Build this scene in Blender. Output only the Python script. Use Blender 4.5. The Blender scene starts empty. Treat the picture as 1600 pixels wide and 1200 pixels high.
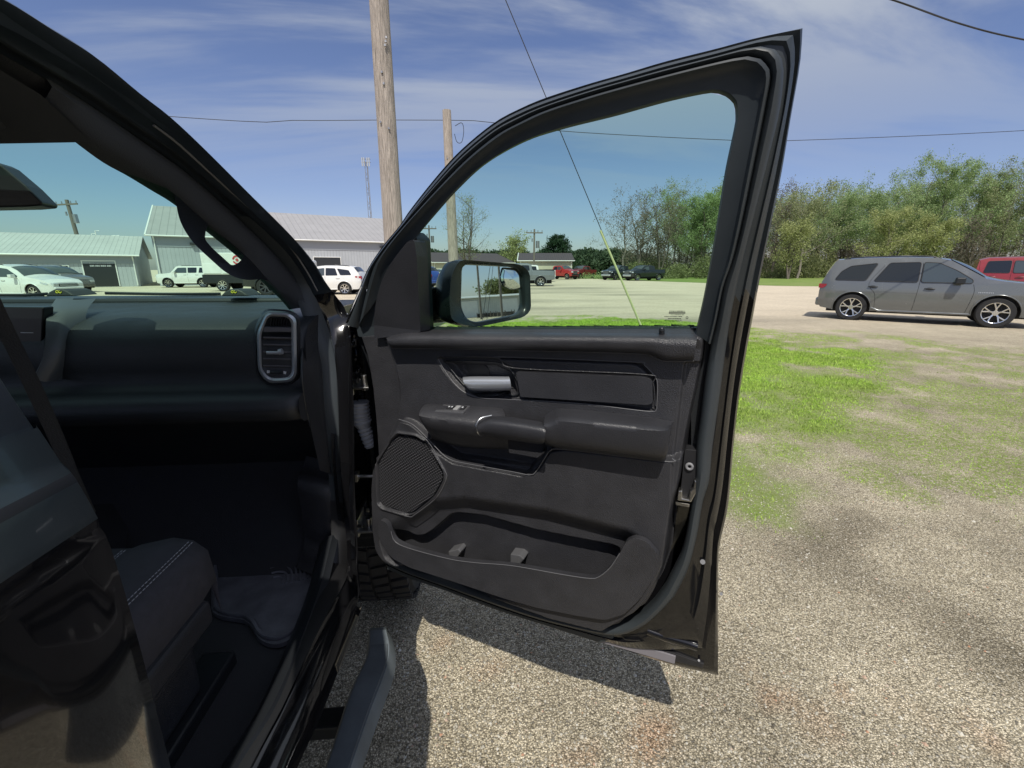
import bpy, bmesh, math, random
import numpy as np
from mathutils import Vector, Matrix, noise as mnoise
from mathutils.geometry import tessellate_polygon
SC = bpy.context.scene
COL = SC.collection
# ------------------------------------------------------------------ camera
F = 700.0; PT = math.atan(180/700); YW = math.radians(4.75); H = 1.5
cam = bpy.data.cameras.new('camera'); camo = bpy.data.objects.new('camera', cam); COL.objects.link(camo)
cam.sensor_width = 36; cam.lens = 36*F/1600; cam.clip_start = 0.02; cam.clip_end = 3000
camo.location = (0, 0, H); camo.rotation_euler = (math.pi/2-PT, 0, -YW)
SC.camera = camo
# ------------------------------------------------------------------ world and sun
SUN_EL = math.radians(56); SUN_AZ = (-0.18, -0.984)          # horizontal direction towards the sun
w = bpy.data.worlds.new('World'); SC.world = w; w.use_nodes = True
nt = w.node_tree; nt.nodes.clear()
def N(t, tp, **k):
    n = t.nodes.new(tp)
    for a, b in k.items():
        if a == 'inp':
            for i, v in b.items(): n.inputs[i].default_value = v
        else: setattr(n, a, b)
    return n
out = N(nt, 'ShaderNodeOutputWorld'); bg = N(nt, 'ShaderNodeBackground', inp={1: 0.115})
sky = N(nt, 'ShaderNodeTexSky', sky_type='NISHITA', sun_disc=False, sun_elevation=SUN_EL,
        sun_rotation=math.atan2(SUN_AZ[0], SUN_AZ[1]), air_density=1.0, dust_density=1.0, ozone_density=2.5, altitude=200)
tc = N(nt, 'ShaderNodeTexCoord'); sep = N(nt, 'ShaderNodeSeparateXYZ')
nt.links.new(tc.outputs['Generated'], sep.inputs[0])
zc = N(nt, 'ShaderNodeMath', operation='ADD', inp={1: 0.16}); nt.links.new(sep.outputs[2], zc.inputs[0])
zm = N(nt, 'ShaderNodeMath', operation='MAXIMUM', inp={1: 0.03}); nt.links.new(zc.outputs[0], zm.inputs[0])
dx = N(nt, 'ShaderNodeMath', operation='DIVIDE'); dy = N(nt, 'ShaderNodeMath', operation='DIVIDE')
nt.links.new(sep.outputs[0], dx.inputs[0]); nt.links.new(zm.outputs[0], dx.inputs[1])
nt.links.new(sep.outputs[1], dy.inputs[0]); nt.links.new(zm.outputs[0], dy.inputs[1])
cmb = N(nt, 'ShaderNodeCombineXYZ'); nt.links.new(dx.outputs[0], cmb.inputs[0]); nt.links.new(dy.outputs[0], cmb.inputs[1])
mp = N(nt, 'ShaderNodeMapping'); mp.inputs['Scale'].default_value = (0.36, 1.5, 1); mp.inputs['Rotation'].default_value = (0, 0, 0.22)
mp.inputs['Location'].default_value = (3.4, 1.1, 0)
nt.links.new(cmb.outputs[0], mp.inputs[0])
n1 = N(nt, 'ShaderNodeTexNoise', inp={'Scale': 1.1, 'Detail': 8, 'Roughness': 0.56, 'Distortion': 0.7})
nt.links.new(mp.outputs[0], n1.inputs[0])
mr = N(nt, 'ShaderNodeMapRange', inp={1: 0.39, 2: 0.60, 3: 0.0, 4: 1.0}); mr.interpolation_type = 'SMOOTHSTEP'
nt.links.new(n1.outputs[0], mr.inputs[0])
zf = N(nt, 'ShaderNodeMapRange', inp={1: 0.14, 2: 0.42, 3: 0.0, 4: 1.0}); nt.links.new(sep.outputs[2], zf.inputs[0])
cf = N(nt, 'ShaderNodeMath', operation='MULTIPLY'); nt.links.new(mr.outputs[0], cf.inputs[0]); nt.links.new(zf.outputs[0], cf.inputs[1])
tint = N(nt, 'ShaderNodeMix', data_type='RGBA', blend_type='MULTIPLY'); tint.inputs[0].default_value = 1
tint.inputs[7].default_value = (0.90, 0.84, 0.98, 1); nt.links.new(sky.outputs[0], tint.inputs[6])
mx = N(nt, 'ShaderNodeMix', data_type='RGBA'); nt.links.new(cf.outputs[0], mx.inputs[0])
nt.links.new(tint.outputs[2], mx.inputs[6]); mx.inputs[7].default_value = (4.2, 4.6, 5.3, 1)
nt.links.new(mx.outputs[2], bg.inputs[0]); nt.links.new(bg.outputs[0], out.inputs[0])
sl = bpy.data.lights.new('sun', 'SUN'); sl.energy = 4.2; sl.angle = math.radians(0.5); sl.color = (1, 0.95, 0.86)
so = bpy.data.objects.new('sun', sl); COL.objects.link(so)
sdir = Vector((SUN_AZ[0]*math.cos(SUN_EL), SUN_AZ[1]*math.cos(SUN_EL), math.sin(SUN_EL)))
so.rotation_euler = (-sdir).to_track_quat('-Z', 'Y').to_euler(); so.location = (0, 0, 30)
vs = SC.view_settings; vs.view_transform = 'Standard'; vs.look = 'None'; vs.exposure = 0.0; vs.gamma = 1
SC.cycles.max_bounces = 10; SC.cycles.transparent_max_bounces = 24; SC.cycles.sample_clamp_indirect = 4
# ------------------------------------------------------------------ survey helpers: where a sight line meets a real surface
def R(px, py):
    a = (px-800)/F; b = (600-py)/F
    y = math.cos(PT)+b*math.sin(PT); z = -math.sin(PT)+b*math.cos(PT)
    return np.array([a*math.cos(YW)+y*math.sin(YW), -a*math.sin(YW)+y*math.cos(YW), z])
CP = np.array([0, 0, H])
def G(px, py, z=0.0):
    r = R(px, py); return CP+r*((z-H)/r[2])
def XP(px, py, x):
    r = R(px, py); return CP+r*(x/r[0])
def YP(px, py, y):
    r = R(px, py); return CP+r*(y/r[1])
def SD(px, py, xo, b=1.25, k=.3):          # truck side surface, leaning in above the belt
    r = R(px, py); P = CP+r*(-xo/r[0])
    if P[2] > b: P = CP+r*((-xo-k*(H-b))/(r[0]+k*r[2]))
    return P
# door frame of reference: u along the door from the hinge, v up, w towards the cabin
DH = np.array([-0.334, 1.398, 0.0]); DD = np.array([.8746, -.4848, 0]); DN = np.array([-.4848, -.8746, 0])
VB, LK = 1.34, 0.26
def lean(v): return LK*max(0.0, v-VB)
def DW(u, v, w=0.0):
    p = DH+DD*u+DN*(w+lean(v)); return (p[0], p[1], v)
def DUV(px, py, w=0.0):                    # -> (u, v)
    r = R(px, py); o = DH+DN*w
    t = np.dot(o-CP, DN)/np.dot(r, DN); P = CP+r*t
    if P[2] > VB:
        # plane n.(P-o) = LK*(z-VB)
        t = (np.dot(o-CP, DN)+LK*(H-VB))/(np.dot(r, DN)-LK*r[2]); P = CP+r*t
    return (float(np.dot(P-o, DD)), float(P[2]))
def DP(px, py, w=0.0):
    u, v = DUV(px, py, w); return DW(u, v, w)
# ------------------------------------------------------------------ materials
MATS = {}
def mat(name, col, rough=.5, metal=0, bump=0, bscale=200, bkind='noise', coat=0, spec=.5, var=0, vscale=5, mapscale=None, bdist=.002, trans=0):
    if name in MATS: return MATS[name]
    m = bpy.data.materials.new(name); m.use_nodes = True; t = m.node_tree; b = t.nodes['Principled BSDF']
    b.inputs['Base Color'].default_value = (*col, 1); b.inputs['Roughness'].default_value = rough
    b.inputs['Metallic'].default_value = metal; b.inputs['Coat Weight'].default_value = coat; b.inputs['Coat Roughness'].default_value = .03
    b.inputs['Specular IOR Level'].default_value = spec
    tcn = N(t, 'ShaderNodeTexCoord'); src = tcn.outputs['Object']
    if mapscale:
        mpp = N(t, 'ShaderNodeMapping'); mpp.inputs['Scale'].default_value = mapscale; t.links.new(src, mpp.inputs[0]); src = mpp.outputs[0]
    if bump:
        if bkind == 'noise': nn = N(t, 'ShaderNodeTexNoise', inp={'Scale': bscale, 'Detail': 3}); o = nn.outputs[0]
        else: nn = N(t, 'ShaderNodeTexVoronoi', inp={'Scale': bscale}); o = nn.outputs[0]
        t.links.new(src, nn.inputs['Vector'])
        bp = N(t, 'ShaderNodeBump', inp={'Strength': bump, 'Distance': bdist}); t.links.new(o, bp.inputs['Height']); t.links.new(bp.outputs[0], b.inputs['Normal'])
    if var:
        nn = N(t, 'ShaderNodeTexNoise', inp={'Scale': vscale, 'Detail': 6, 'Roughness': .65}); t.links.new(src, nn.inputs['Vector'])
        rr = N(t, 'ShaderNodeMapRange', inp={1: .3, 2: .7, 3: 1-var, 4: 1+var}); t.links.new(nn.outputs[0], rr.inputs[0])
        mm = N(t, 'ShaderNodeMix', data_type='RGBA', blend_type='MULTIPLY'); mm.inputs[0].default_value = 1; mm.inputs[6].default_value = (*col, 1)
        t.links.new(rr.outputs[0], mm.inputs[7]); t.links.new(mm.outputs[2], b.inputs['Base Color'])
        r2 = N(t, 'ShaderNodeMapRange', inp={1: .3, 2: .7, 3: max(0, rough-.08), 4: min(1, rough+.08)}); t.links.new(nn.outputs[0], r2.inputs[0]); t.links.new(r2.outputs[0], b.inputs['Roughness'])
    MATS[name] = m; return m
def glass(name, tint, refl=1.0, rough=0.0):
    m = bpy.data.materials.new(name); m.use_nodes = True; t = m.node_tree; t.nodes.clear()
    o = N(t, 'ShaderNodeOutputMaterial'); tr = N(t, 'ShaderNodeBsdfTransparent'); tr.inputs[0].default_value = (*tint, 1)
    gl = N(t, 'ShaderNodeBsdfGlossy'); gl.inputs['Roughness'].default_value = rough; gl.inputs[0].default_value = (refl, refl, refl, 1)
    fr = N(t, 'ShaderNodeFresnel'); fr.inputs[0].default_value = 1.45
    ge = N(t, 'ShaderNodeNewGeometry'); inv = N(t, 'ShaderNodeMath', operation='SUBTRACT', inp={0: 1.0}); t.links.new(ge.outputs['Backfacing'], inv.inputs[1])
    mu = N(t, 'ShaderNodeMath', operation='MULTIPLY'); t.links.new(fr.outputs[0], mu.inputs[0]); t.links.new(inv.outputs[0], mu.inputs[1])
    ms = N(t, 'ShaderNodeMixShader'); t.links.new(mu.outputs[0], ms.inputs[0]); t.links.new(tr.outputs[0], ms.inputs[1]); t.links.new(gl.outputs[0], ms.inputs[2])
    t.links.new(ms.outputs[0], o.inputs[0]); return m
M = {
 'trim': mat('grained black plastic', (.033, .033, .037), .38, bump=.6, bscale=480, bkind='vor', bdist=.0014, var=.15, vscale=14),
 'trim2': mat('soft black trim', (.031, .0315, .036), .34, bump=.5, bscale=520, bkind='vor', bdist=.001, var=.12, vscale=9),
 'satin': mat('satin black', (.016, .018, .021), .38, bump=.15, bscale=600, bdist=.0008),
 'frame': mat('satin black frame', (.030, .037, .042), .40, var=.12, vscale=6),
 'paint': mat('gloss black paint', (.006, .006, .007), .10, coat=.6, bump=.01, bscale=20, bdist=.0005),
 'rubber': mat('black rubber', (.034, .041, .046), .5, bump=.2, bscale=150, bdist=.001),
 'seal2': mat('dark rubber', (.018, .018, .020), .55),
 'chrome': mat('brushed chrome', (.66, .69, .74), .33, metal=.75, bump=.05, bscale=60),
 'steel': mat('zinc plated steel', (.45, .44, .42), .35, metal=1, bump=.2, bscale=90, var=.25, vscale=40),
 'silver': mat('silver trim', (.50, .51, .53), .32, metal=1),
 'cavity': mat('dark cavity', (.012, .012, .014), .6),
 'dash': mat('soft dash skin', (.017, .019, .022), .5, bump=.4, bscale=450, bkind='vor', bdist=.001, var=.1, vscale=7),
 'cloth': mat('black seat cloth', (.045, .043, .052), .9, bump=.5, bscale=700, bdist=.001, var=.2, vscale=60),
 'belt': mat('grey belt webbing', (.05, .052, .055), .8, bump=.4, bscale=500),
 'mat': mat('rubber floor mat', (.11, .11, .128), .6, bump=.4, bscale=60, var=.3, vscale=18),
 'carpet': mat('black carpet', (.028, .028, .032), .95, bump=.6, bscale=400),
 'headliner': mat('dark headliner', (.045, .050, .060), .95, bump=.3, bscale=500),
 'tyre': mat('tyre rubber', (.015, .015, .016), .75, bump=.3, bscale=80, var=.3, vscale=20),
 'boot': mat('grey rubber bellows', (.36, .37, .40), .55),
 'mirror': mat('mirror silvering', (.88, .9, .92), .01, metal=1),
 'white_ink': mat('pale printed marking', (.55, .56, .58), .6),
 'black_ink': mat('black ceramic print', (.02, .025, .025), .6),
 'thread': mat('grey thread', (.30, .30, .33), .8),
 'yellow': mat('yellow printed marking', (.72, .68, .06), .5),
 'step': mat('dusty step pad', (.11, .13, .145), .62, bump=.5, bscale=240, bdist=.001, var=.25, vscale=12),
 'rimsilver': mat('machined alloy', (.75, .74, .72), .22, metal=1),
 'rimdark': mat('dark alloy', (.10, .10, .11), .35, metal=.8),
 'carglass': mat('dark car glass', (.012, .015, .017), .04, spec=.8),
 'carglass2': mat('clearer car glass', (.05, .065, .07), .05, spec=.9),
 'lamp': mat('clear lamp lens', (.62, .64, .66), .12, metal=.4),
 'redlamp': mat('red lamp lens', (.32, .015, .02), .15, spec=.8),
 'amber': mat('amber marker', (.62, .12, .03), .2),
 'underbody': mat('underbody black', (.01, .01, .011), .8),
}
G_DOOR = glass('green tinted door glass', (.70, .88, .77))
G_WIND = glass('green windshield glass', (.64, .90, .75))
# ------------------------------------------------------------------ object helpers
def tag(o, label=None, cat=None, group=None, kind=None):
    if label: o['label'] = label
    if cat: o['category'] = cat
    if group: o['group'] = group
    if kind: o['kind'] = kind
    return o
def thing(name, loc, label, cat, group=None):
    o = bpy.data.objects.new(name, None); o.location = loc; o.empty_display_size = .2; COL.objects.link(o)
    return tag(o, label, cat, group)
ORG = {}
def wloc(p):
    return ORG.get(p.name, Vector(p.location)) if p else Vector((0, 0, 0))
def mesh(name, vf, m, parent=None, smooth=None, bevel=0, seg=2, label=None, local=False, sub=0, wn=False):
    vs_, fs = vf[0], vf[1]
    base = Vector((0, 0, 0)) if (local or parent is None) else wloc(parent)
    me = bpy.data.meshes.new(name)
    me.from_pydata([(v[0]-base[0], v[1]-base[1], v[2]-base[2]) for v in vs_], [], [tuple(f) for f in fs])
    me.update(); 
    bm = bmesh.new(); bm.from_mesh(me)
    if len(vs_) < 60000:
        bmesh.ops.remove_doubles(bm, verts=bm.verts, dist=1e-6); bmesh.ops.recalc_face_normals(bm, faces=bm.faces)
    bm.to_mesh(me); bm.free()
    ml = m if isinstance(m, (list, tuple)) else [m]
    for q in ml: me.materials.append(q)
    o = bpy.data.objects.new(name, me); COL.objects.link(o)
    if parent is not None:
        o.parent = parent; ORG[o.name] = base
    if smooth is not None:
        me.shade_smooth() if smooth >= 180 else None
        if smooth < 180:
            me.shade_smooth(); me.set_sharp_from_angle(angle=math.radians(smooth))
    if bevel:
        b = o.modifiers.new('b', 'BEVEL'); b.width = bevel; b.segments = seg; b.limit_method = 'ANGLE'; b.angle_limit = math.radians(35)
    if sub:
        s = o.modifiers.new('s', 'SUBSURF'); s.levels = sub; s.render_levels = sub
    if label: o['label'] = label
    return o
def join(*vfs):
    V, Fc = [], []
    for v, f in vfs:
        n = len(V); V += [tuple(a) for a in v]; Fc += [tuple(i+n for i in q) for q in f]
    return V, Fc
def box(x0, x1, y0, y1, z0, z1):
    return ([(x0,y0,z0),(x1,y0,z0),(x1,y1,z0),(x0,y1,z0),(x0,y0,z1),(x1,y0,z1),(x1,y1,z1),(x0,y1,z1)],
            [(0,3,2,1),(4,5,6,7),(0,1,5,4),(1,2,6,5),(2,3,7,6),(3,0,4,7)])
def tube(pts, r, n=8, caps=True):
    pts = [Vector(p) for p in pts]; V, Fc = [], []
    rs = r if isinstance(r, (list, tuple)) else [r]*len(pts)
    up = Vector((0, 0, 1))
    a = None
    for i, p in enumerate(pts):
        d = (pts[min(i+1, len(pts)-1)]-pts[max(i-1, 0)]).normalized()
        if a is None:
            a = d.cross(up if abs(d.z) < .9 else Vector((1, 0, 0))).normalized()
        else:
            a = (a-d*a.dot(d)).normalized()
        b = d.cross(a)
        for k in range(n):
            t = 2*math.pi*k/n; V.append(tuple(p+(a*math.cos(t)+b*math.sin(t))*rs[i]))
    for i in range(len(pts)-1):
        for k in range(n):
            Fc.append((i*n+k, i*n+(k+1) % n, (i+1)*n+(k+1) % n, (i+1)*n+k))
    if caps:
        Fc.append(tuple(range(n))); Fc.append(tuple((len(pts)-1)*n+k for k in reversed(range(n))))
    return V, Fc
def resample(pts, n, smooth=True):
    P = np.array(pts, float)
    if smooth and len(P) > 2:                # Catmull-Rom
        Q = np.vstack([2*P[0]-P[1], P, 2*P[-1]-P[-2]]); o = []
        for i in range(1, len(Q)-2):
            for t in np.linspace(0, 1, 8, endpoint=False):
                a, b, c, d = Q[i-1], Q[i], Q[i+1], Q[i+2]
                o.append(.5*((2*b)+(c-a)*t+(2*a-5*b+4*c-d)*t*t+(3*b-a-3*c+d)*t**3))
        o.append(P[-1]); P = np.array(o)
    s = np.concatenate([[0], np.cumsum(np.linalg.norm(np.diff(P, axis=0), axis=1))])
    q = np.linspace(0, s[-1], n)
    return np.stack([np.interp(q, s, P[:, k]) for k in range(P.shape[1])], 1)
def loft(curves, closed=False):
    V, Fc = [], []; n = len(curves[0])
    for c in curves: V += [tuple(p) for p in c]
    for i in range(len(curves)-1):
        for k in range(n if closed else n-1):
            Fc.append((i*n+k, i*n+(k+1) % n, (i+1)*n+(k+1) % n, (i+1)*n+k))
    return V, Fc
def plate(poly, holes=(), f0=None, f1=None):
    """poly/holes: lists of 2-D points; f0,f1 map a point to the back/front position"""
    loops = [list(poly)]+[list(h) for h in holes]
    flat = [p for l in loops for p in l]; n = len(flat)
    tri = tessellate_polygon([[Vector((p[0], p[1], 0)) for p in l] for l in loops])
    V = [tuple(f0(*p)) for p in flat]+[tuple(f1(*p)) for p in flat]
    Fc = [tuple(t) for t in tri]+[tuple(n+i for i in reversed(t)) for t in tri]
    k = 0
    for l in loops:
        m = len(l)
        for i in range(m): Fc.append((k+i, k+(i+1) % m, n+k+(i+1) % m, n+k+i))
        k += m
    return V, Fc
def rounded(poly, r, n=4):
    """round the corners of a 2-D polygon"""
    P = [np.array(p, float) for p in poly]; o = []
    for i in range(len(P)):
        a, b, c = P[i-1], P[i], P[(i+1) % len(P)]
        ri = r[i] if isinstance(r, (list, tuple)) else r
        la, lc = np.linalg.norm(a-b), np.linalg.norm(c-b); q = min(ri, la*.45, lc*.45)
        if q <= 0: o.append(tuple(b)); continue
        s, e = b+(a-b)/la*q, b+(c-b)/lc*q
        for t in np.linspace(0, 1, n+1): o.append(tuple((1-t)**2*s+2*t*(1-t)*b+t*t*e))
    return o
def sdist(px, py, poly):
    """signed distance (negative inside), vectorised"""
    P = np.array(poly); d = np.full(px.shape, 1e9); ins = np.zeros(px.shape, bool)
    for i in range(len(P)):
        a, b = P[i], P[(i+1) % len(P)]; e = b-a; wx, wy = px-a[0], py-a[1]
        t = np.clip((wx*e[0]+wy*e[1])/max(1e-12, e@e), 0, 1)
        d = np.minimum(d, (wx-t*e[0])**2+(wy-t*e[1])**2)
        c = ((a[1] > py) != (b[1] > py)); 
        with np.errstate(divide='ignore', invalid='ignore'):
            c &= px < (b[0]-a[0])*(py-a[1])/(b[1]-a[1]+1e-15)+a[0]
        ins ^= c
    d = np.sqrt(d); return np.where(ins, -d, d)
def ss(x, a, b):
    t = np.clip((x-a)/(b-a), 0, 1); return t*t*(3-2*t)
def frame_pts(o, ax, ay, az):
    """maps local x,y,z to world along three axes"""
    o, ax, ay, az = [np.array(q, float) for q in (o, ax, ay, az)]
    return lambda x, y, z=0: tuple(o+ax*x+ay*y+az*z)
# ================================================================== SETTING
def ramp(t, stops):
    r = N(t, 'ShaderNodeValToRGB'); cr = r.color_ramp
    while len(cr.elements) < len(stops): cr.elements.new(.5)
    for e, (p, c) in zip(cr.elements, stops): e.position = p; e.color = (*c, 1)
    return r
def mixc(t, fac, a, b, mode='MIX'):
    m = N(t, 'ShaderNodeMix', data_type='RGBA', blend_type=mode)
    for s, v in ((0, fac), (6, a), (7, b)):
        if hasattr(v, 'links') or hasattr(v, 'is_linked'): t.links.new(v, m.inputs[s])
        elif isinstance(v, tuple): m.inputs[s].default_value = (*v, 1)
        else: m.inputs[s].default_value = v
    return m.outputs[2]
def noise_n(t, src, sc, det=4, rough=.55, lo=.4, hi=.6, a=0., b=1.):
    n = N(t, 'ShaderNodeTexNoise', inp={'Scale': sc, 'Detail': det, 'Roughness': rough}); t.links.new(src, n.inputs['Vector'])
    r = N(t, 'ShaderNodeMapRange', inp={1: lo, 2: hi, 3: a, 4: b}); t.links.new(n.outputs[0], r.inputs[0]); return r.outputs[0]
def gpoly(pts): return [tuple(G(*p)[:2]) for p in pts]
LUSH = gpoly([(640,512),(760,506),(900,500),(1000,498),(1090,505),(1180,528),(1290,545),(1350,556),(1370,575),(1290,605),(1290,640),(1240,672),(1190,690),(1165,712),(1140,725),(1100,700),(1000,650),(800,570),(640,560)])
THIN = gpoly([(640,500),(900,493),(1180,512),(1330,528),(1400,545),(1450,570),(1500,610),(1620,640),(1700,700),(1620,752),(1500,745),(1420,718),(1300,712),(1220,735),(1180,748),(1130,745),(900,700),(640,580)])
THIN2 = gpoly([(1330,520),(1480,540),(1620,545),(1750,600),(1750,760),(1560,830),(1380,790),(1290,760),(1240,720),(1400,640)])
def fbm(x, y, s, o=4, seed=0.):
    r = 0; a = 1; tot = 0
    for i in range(o):
        r += a*mnoise.noise(Vector((x*s, y*s, seed+i*7.3))); tot += a; a *= .55; s *= 2.1
    return r/tot
def grass_mask(xs, ys):
    X, Y = np.array(xs, float), np.array(ys, float)
    nz = np.array([fbm(a, b*1.0, .9, 4) for a, b in zip(X.ravel(), Y.ravel())]).reshape(X.shape)
    n2 = np.array([fbm(a, b, 3.2, 3, 5.) for a, b in zip(X.ravel(), Y.ravel())]).reshape(X.shape)
    l = ss(-sdist(X, Y, LUSH)+nz*2.0+n2*.5, -.55, .65)
    th = ss(-sdist(X, Y, THIN)+nz*1.6, -.4, .5)*ss(nz*.6+n2, -.45, .12)
    t2 = ss(-sdist(X, Y, THIN2)+nz*2.2, -.6, .6)*ss(nz*1.1+n2*1.3, -.12, .18)
    return np.clip(l, 0, 1), np.clip(np.maximum(th*.95, t2*.85), 0, 1)
xs = np.unique(np.round(np.concatenate([[-400,-250,-150,-100,-70], np.arange(-60, -6, 3.), np.arange(-6, -1, .14), np.arange(-1, 6, .07), np.arange(6, 18, .14), np.arange(18, 60, 3.), [60,80,110,150,220,320,500,900]]), 3))
ys = np.unique(np.round(np.concatenate([[-300,-150,-80,-40,-20,-10,-5,-2,0], np.arange(.5, 5, .07), np.arange(5, 17, .14), np.arange(17, 70, 2.), [75,90,120,160,220,320,500,900]]), 3))
XX, YY = np.meshgrid(xs, ys)
near = (XX > -6) & (XX < 18) & (YY > .4) & (YY < 17)
gl = np.zeros(XX.shape); gt = np.zeros(XX.shape)
gl[near], gt[near] = grass_mask(XX[near], YY[near])
gdirt = np.zeros(XX.shape); grust = np.zeros(XX.shape)
def seg_d(X, Y, pts):
    d = np.full(X.shape, 9.); P = [G(*p)[:2] for p in pts]
    for a, b in zip(P[:-1], P[1:]):
        e = b-a; t_ = np.clip(((X-a[0])*e[0]+(Y-a[1])*e[1])/(e@e), 0, 1); d = np.minimum(d, np.hypot(X-a[0]-t_*e[0], Y-a[1]-t_*e[1]))
    return d
nzz = np.array([fbm(a, b, 2.6, 4, 3.) for a, b in zip(XX[near], YY[near])]); nz3 = np.array([fbm(a, b, 1.0, 3, 8.) for a, b in zip(XX[near], YY[near])])
dd_ = seg_d(XX[near], YY[near], [(1200,842),(1300,872),(1400,945),(1500,1000),(1650,1090)])
m1 = ss(.20-dd_+nzz*.22, -.10, .16)*.30*(.6+.8*np.clip(nzz+.5,0,1))
m2 = ss(.16-seg_d(XX[near], YY[near], [(1290,850),(1325,815)])+nzz*.15, -.06, .12)*.6
m3 = ss(nz3*.7+nzz*.5, .16, .42)*.22
gdirt[near] = np.maximum(np.maximum(m1, m2), m3)
rr0 = np.zeros(nzz.shape)
for px, py, r_ in ((1200,1085,.045),(1245,1100,.04),(1282,1132,.05),(1025,1140,.06),(1012,1165,.05),(1395,1090,.04),(690,1000,.03),(762,1040,.05),(1535,1148,.05),(905,1180,.05),(1180,1050,.03),(1318,1085,.03),(730,1015,.03),(1440,1120,.03)):
    g_ = G(px, py); rr0 = np.maximum(rr0, ss(r_-np.hypot(XX[near]-g_[0], YY[near]-g_[1])+nzz*.05, -.03, .05))
grust[near] = rr0*.45
ny, nx = XX.shape
idx = np.arange(nx*ny).reshape(ny, nx)
gf = np.stack([idx[:-1, :-1], idx[:-1, 1:], idx[1:, 1:], idx[1:, :-1]], -1).reshape(-1, 4)
gme = bpy.data.meshes.new('ground')
ZZ = np.array([.012*fbm(a, b, .35, 3) if n_ else 0 for a, b, n_ in zip(XX.ravel(), YY.ravel(), near.ravel())])
gme.from_pydata(np.stack([XX.ravel(), YY.ravel(), ZZ], 1).tolist(), [], gf.tolist()); gme.shade_smooth()
for nm, arr in (('lush', gl), ('thin', gt), ('dirt', gdirt), ('rust', grust)):
    at = gme.attributes.new(nm, 'FLOAT', 'POINT'); at.data.foreach_set('value', arr.ravel().astype(np.float32))
ground = bpy.data.objects.new('ground', gme); COL.objects.link(ground); ground['kind'] = 'structure'
gm = bpy.data.materials.new('gravel lot'); gm.use_nodes = True; t = gm.node_tree; b = t.nodes['Principled BSDF']
b.inputs['Roughness'].default_value = .95; b.inputs['Specular IOR Level'].default_value = .15
co = N(t, 'ShaderNodeTexCoord').outputs['Object']
v1 = N(t, 'ShaderNodeTexVoronoi', inp={'Scale': 175., 'Randomness': 1.}); t.links.new(co, v1.inputs['Vector'])
v2 = N(t, 'ShaderNodeTexVoronoi', inp={'Scale': 400.}); t.links.new(co, v2.inputs['Vector'])
sp1 = N(t, 'ShaderNodeSeparateColor'); t.links.new(v1.outputs['Color'], sp1.inputs[0])
sp2 = N(t, 'ShaderNodeSeparateColor'); t.links.new(v2.outputs['Color'], sp2.inputs[0])
r1 = ramp(t, [(0, (.07,.06,.042)), (.22, (.21,.185,.135)), (.5, (.39,.35,.27)), (.8, (.60,.55,.44)), (1, (.86,.80,.68))]); t.links.new(sp1.outputs[0], r1.inputs[0])
r2 = ramp(t, [(0, (.09,.08,.055)), (.5, (.33,.295,.225)), (1, (.66,.61,.50))]); t.links.new(sp2.outputs[1], r2.inputs[0])
c = mixc(t, .45, r1.outputs[0], r2.outputs[0])
edge = N(t, 'ShaderNodeMapRange', inp={1: .25, 2: .7, 3: 1.12, 4: .45}); t.links.new(v1.outputs['Distance'], edge.inputs[0])
c = mixc(t, 1.0, c, edge.outputs[0], 'MULTIPLY')
c = mixc(t, 1.0, c, noise_n(t, co, 1.3, 6, .65, .36, .64, .78, 1.2), 'MULTIPLY')
# dark damp dirt blotches and rusty stains
c = mixc(t, 1., c, mixc(t, N(t, 'ShaderNodeAttribute', attribute_name='dirt').outputs['Fac'], (1., 1., 1.), (.36, .35, .34)), 'MULTIPLY')
c = mixc(t, 1., c, mixc(t, N(t, 'ShaderNodeAttribute', attribute_name='rust').outputs['Fac'], (1., 1., 1.), (.95, .55, .40)), 'MULTIPLY')
# far lot: paler dust with grey asphalt streaks
sepg = N(t, 'ShaderNodeSeparateXYZ'); t.links.new(co, sepg.inputs[0])
farm = N(t, 'ShaderNodeMapRange', inp={1: 7., 2: 15., 3: 0., 4: 1.}); t.links.new(sepg.outputs[1], farm.inputs[0])
st = N(t, 'ShaderNodeMapping'); st.inputs['Scale'].default_value = (.05, .22, 1); t.links.new(co, st.inputs[0])
streak = noise_n(t, st.outputs[0], 1.0, 6, .6, .47, .60, 0., 1.)
xm = N(t, 'ShaderNodeMapRange', inp={1: 14., 2: 9., 3: 0., 4: 1.}); t.links.new(sepg.outputs[0], xm.inputs[0])
xm2 = N(t, 'ShaderNodeMapRange', inp={1: -6., 2: -1., 3: 0., 4: 1.}); t.links.new(sepg.outputs[0], xm2.inputs[0])
sm_ = N(t, 'ShaderNodeMath', operation='MULTIPLY'); t.links.new(streak, sm_.inputs[0]); t.links.new(xm.outputs[0], sm_.inputs[1])
sm2 = N(t, 'ShaderNodeMath', operation='MULTIPLY'); t.links.new(sm_.outputs[0], sm2.inputs[0]); t.links.new(xm2.outputs[0], sm2.inputs[1])
lot = mixc(t, noise_n(t, co, .35, 7, .7, .35, .65, 0., 1.), (.50, .45, .375), (.42, .375, .31))
lot = mixc(t, sm2.outputs[0], lot, (.29, .265, .225))
lot = mixc(t, 1., lot, noise_n(t, co, 9., 4, .7, .3, .7, .82, 1.16), 'MULTIPLY')
c = mixc(t, farm.outputs[0], c, lot)
al = N(t, 'ShaderNodeAttribute', attribute_name='lush').outputs['Fac']; atn = N(t, 'ShaderNodeAttribute', attribute_name='thin').outputs['Fac']
soil = mixc(t, noise_n(t, co, 22., 4, .6), (.14, .23, .035), (.13, .24, .03))
am = N(t, 'ShaderNodeMath', operation='MULTIPLY', inp={1: .92}); t.links.new(al, am.inputs[0])
c = mixc(t, am.outputs[0], c, soil)
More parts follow.
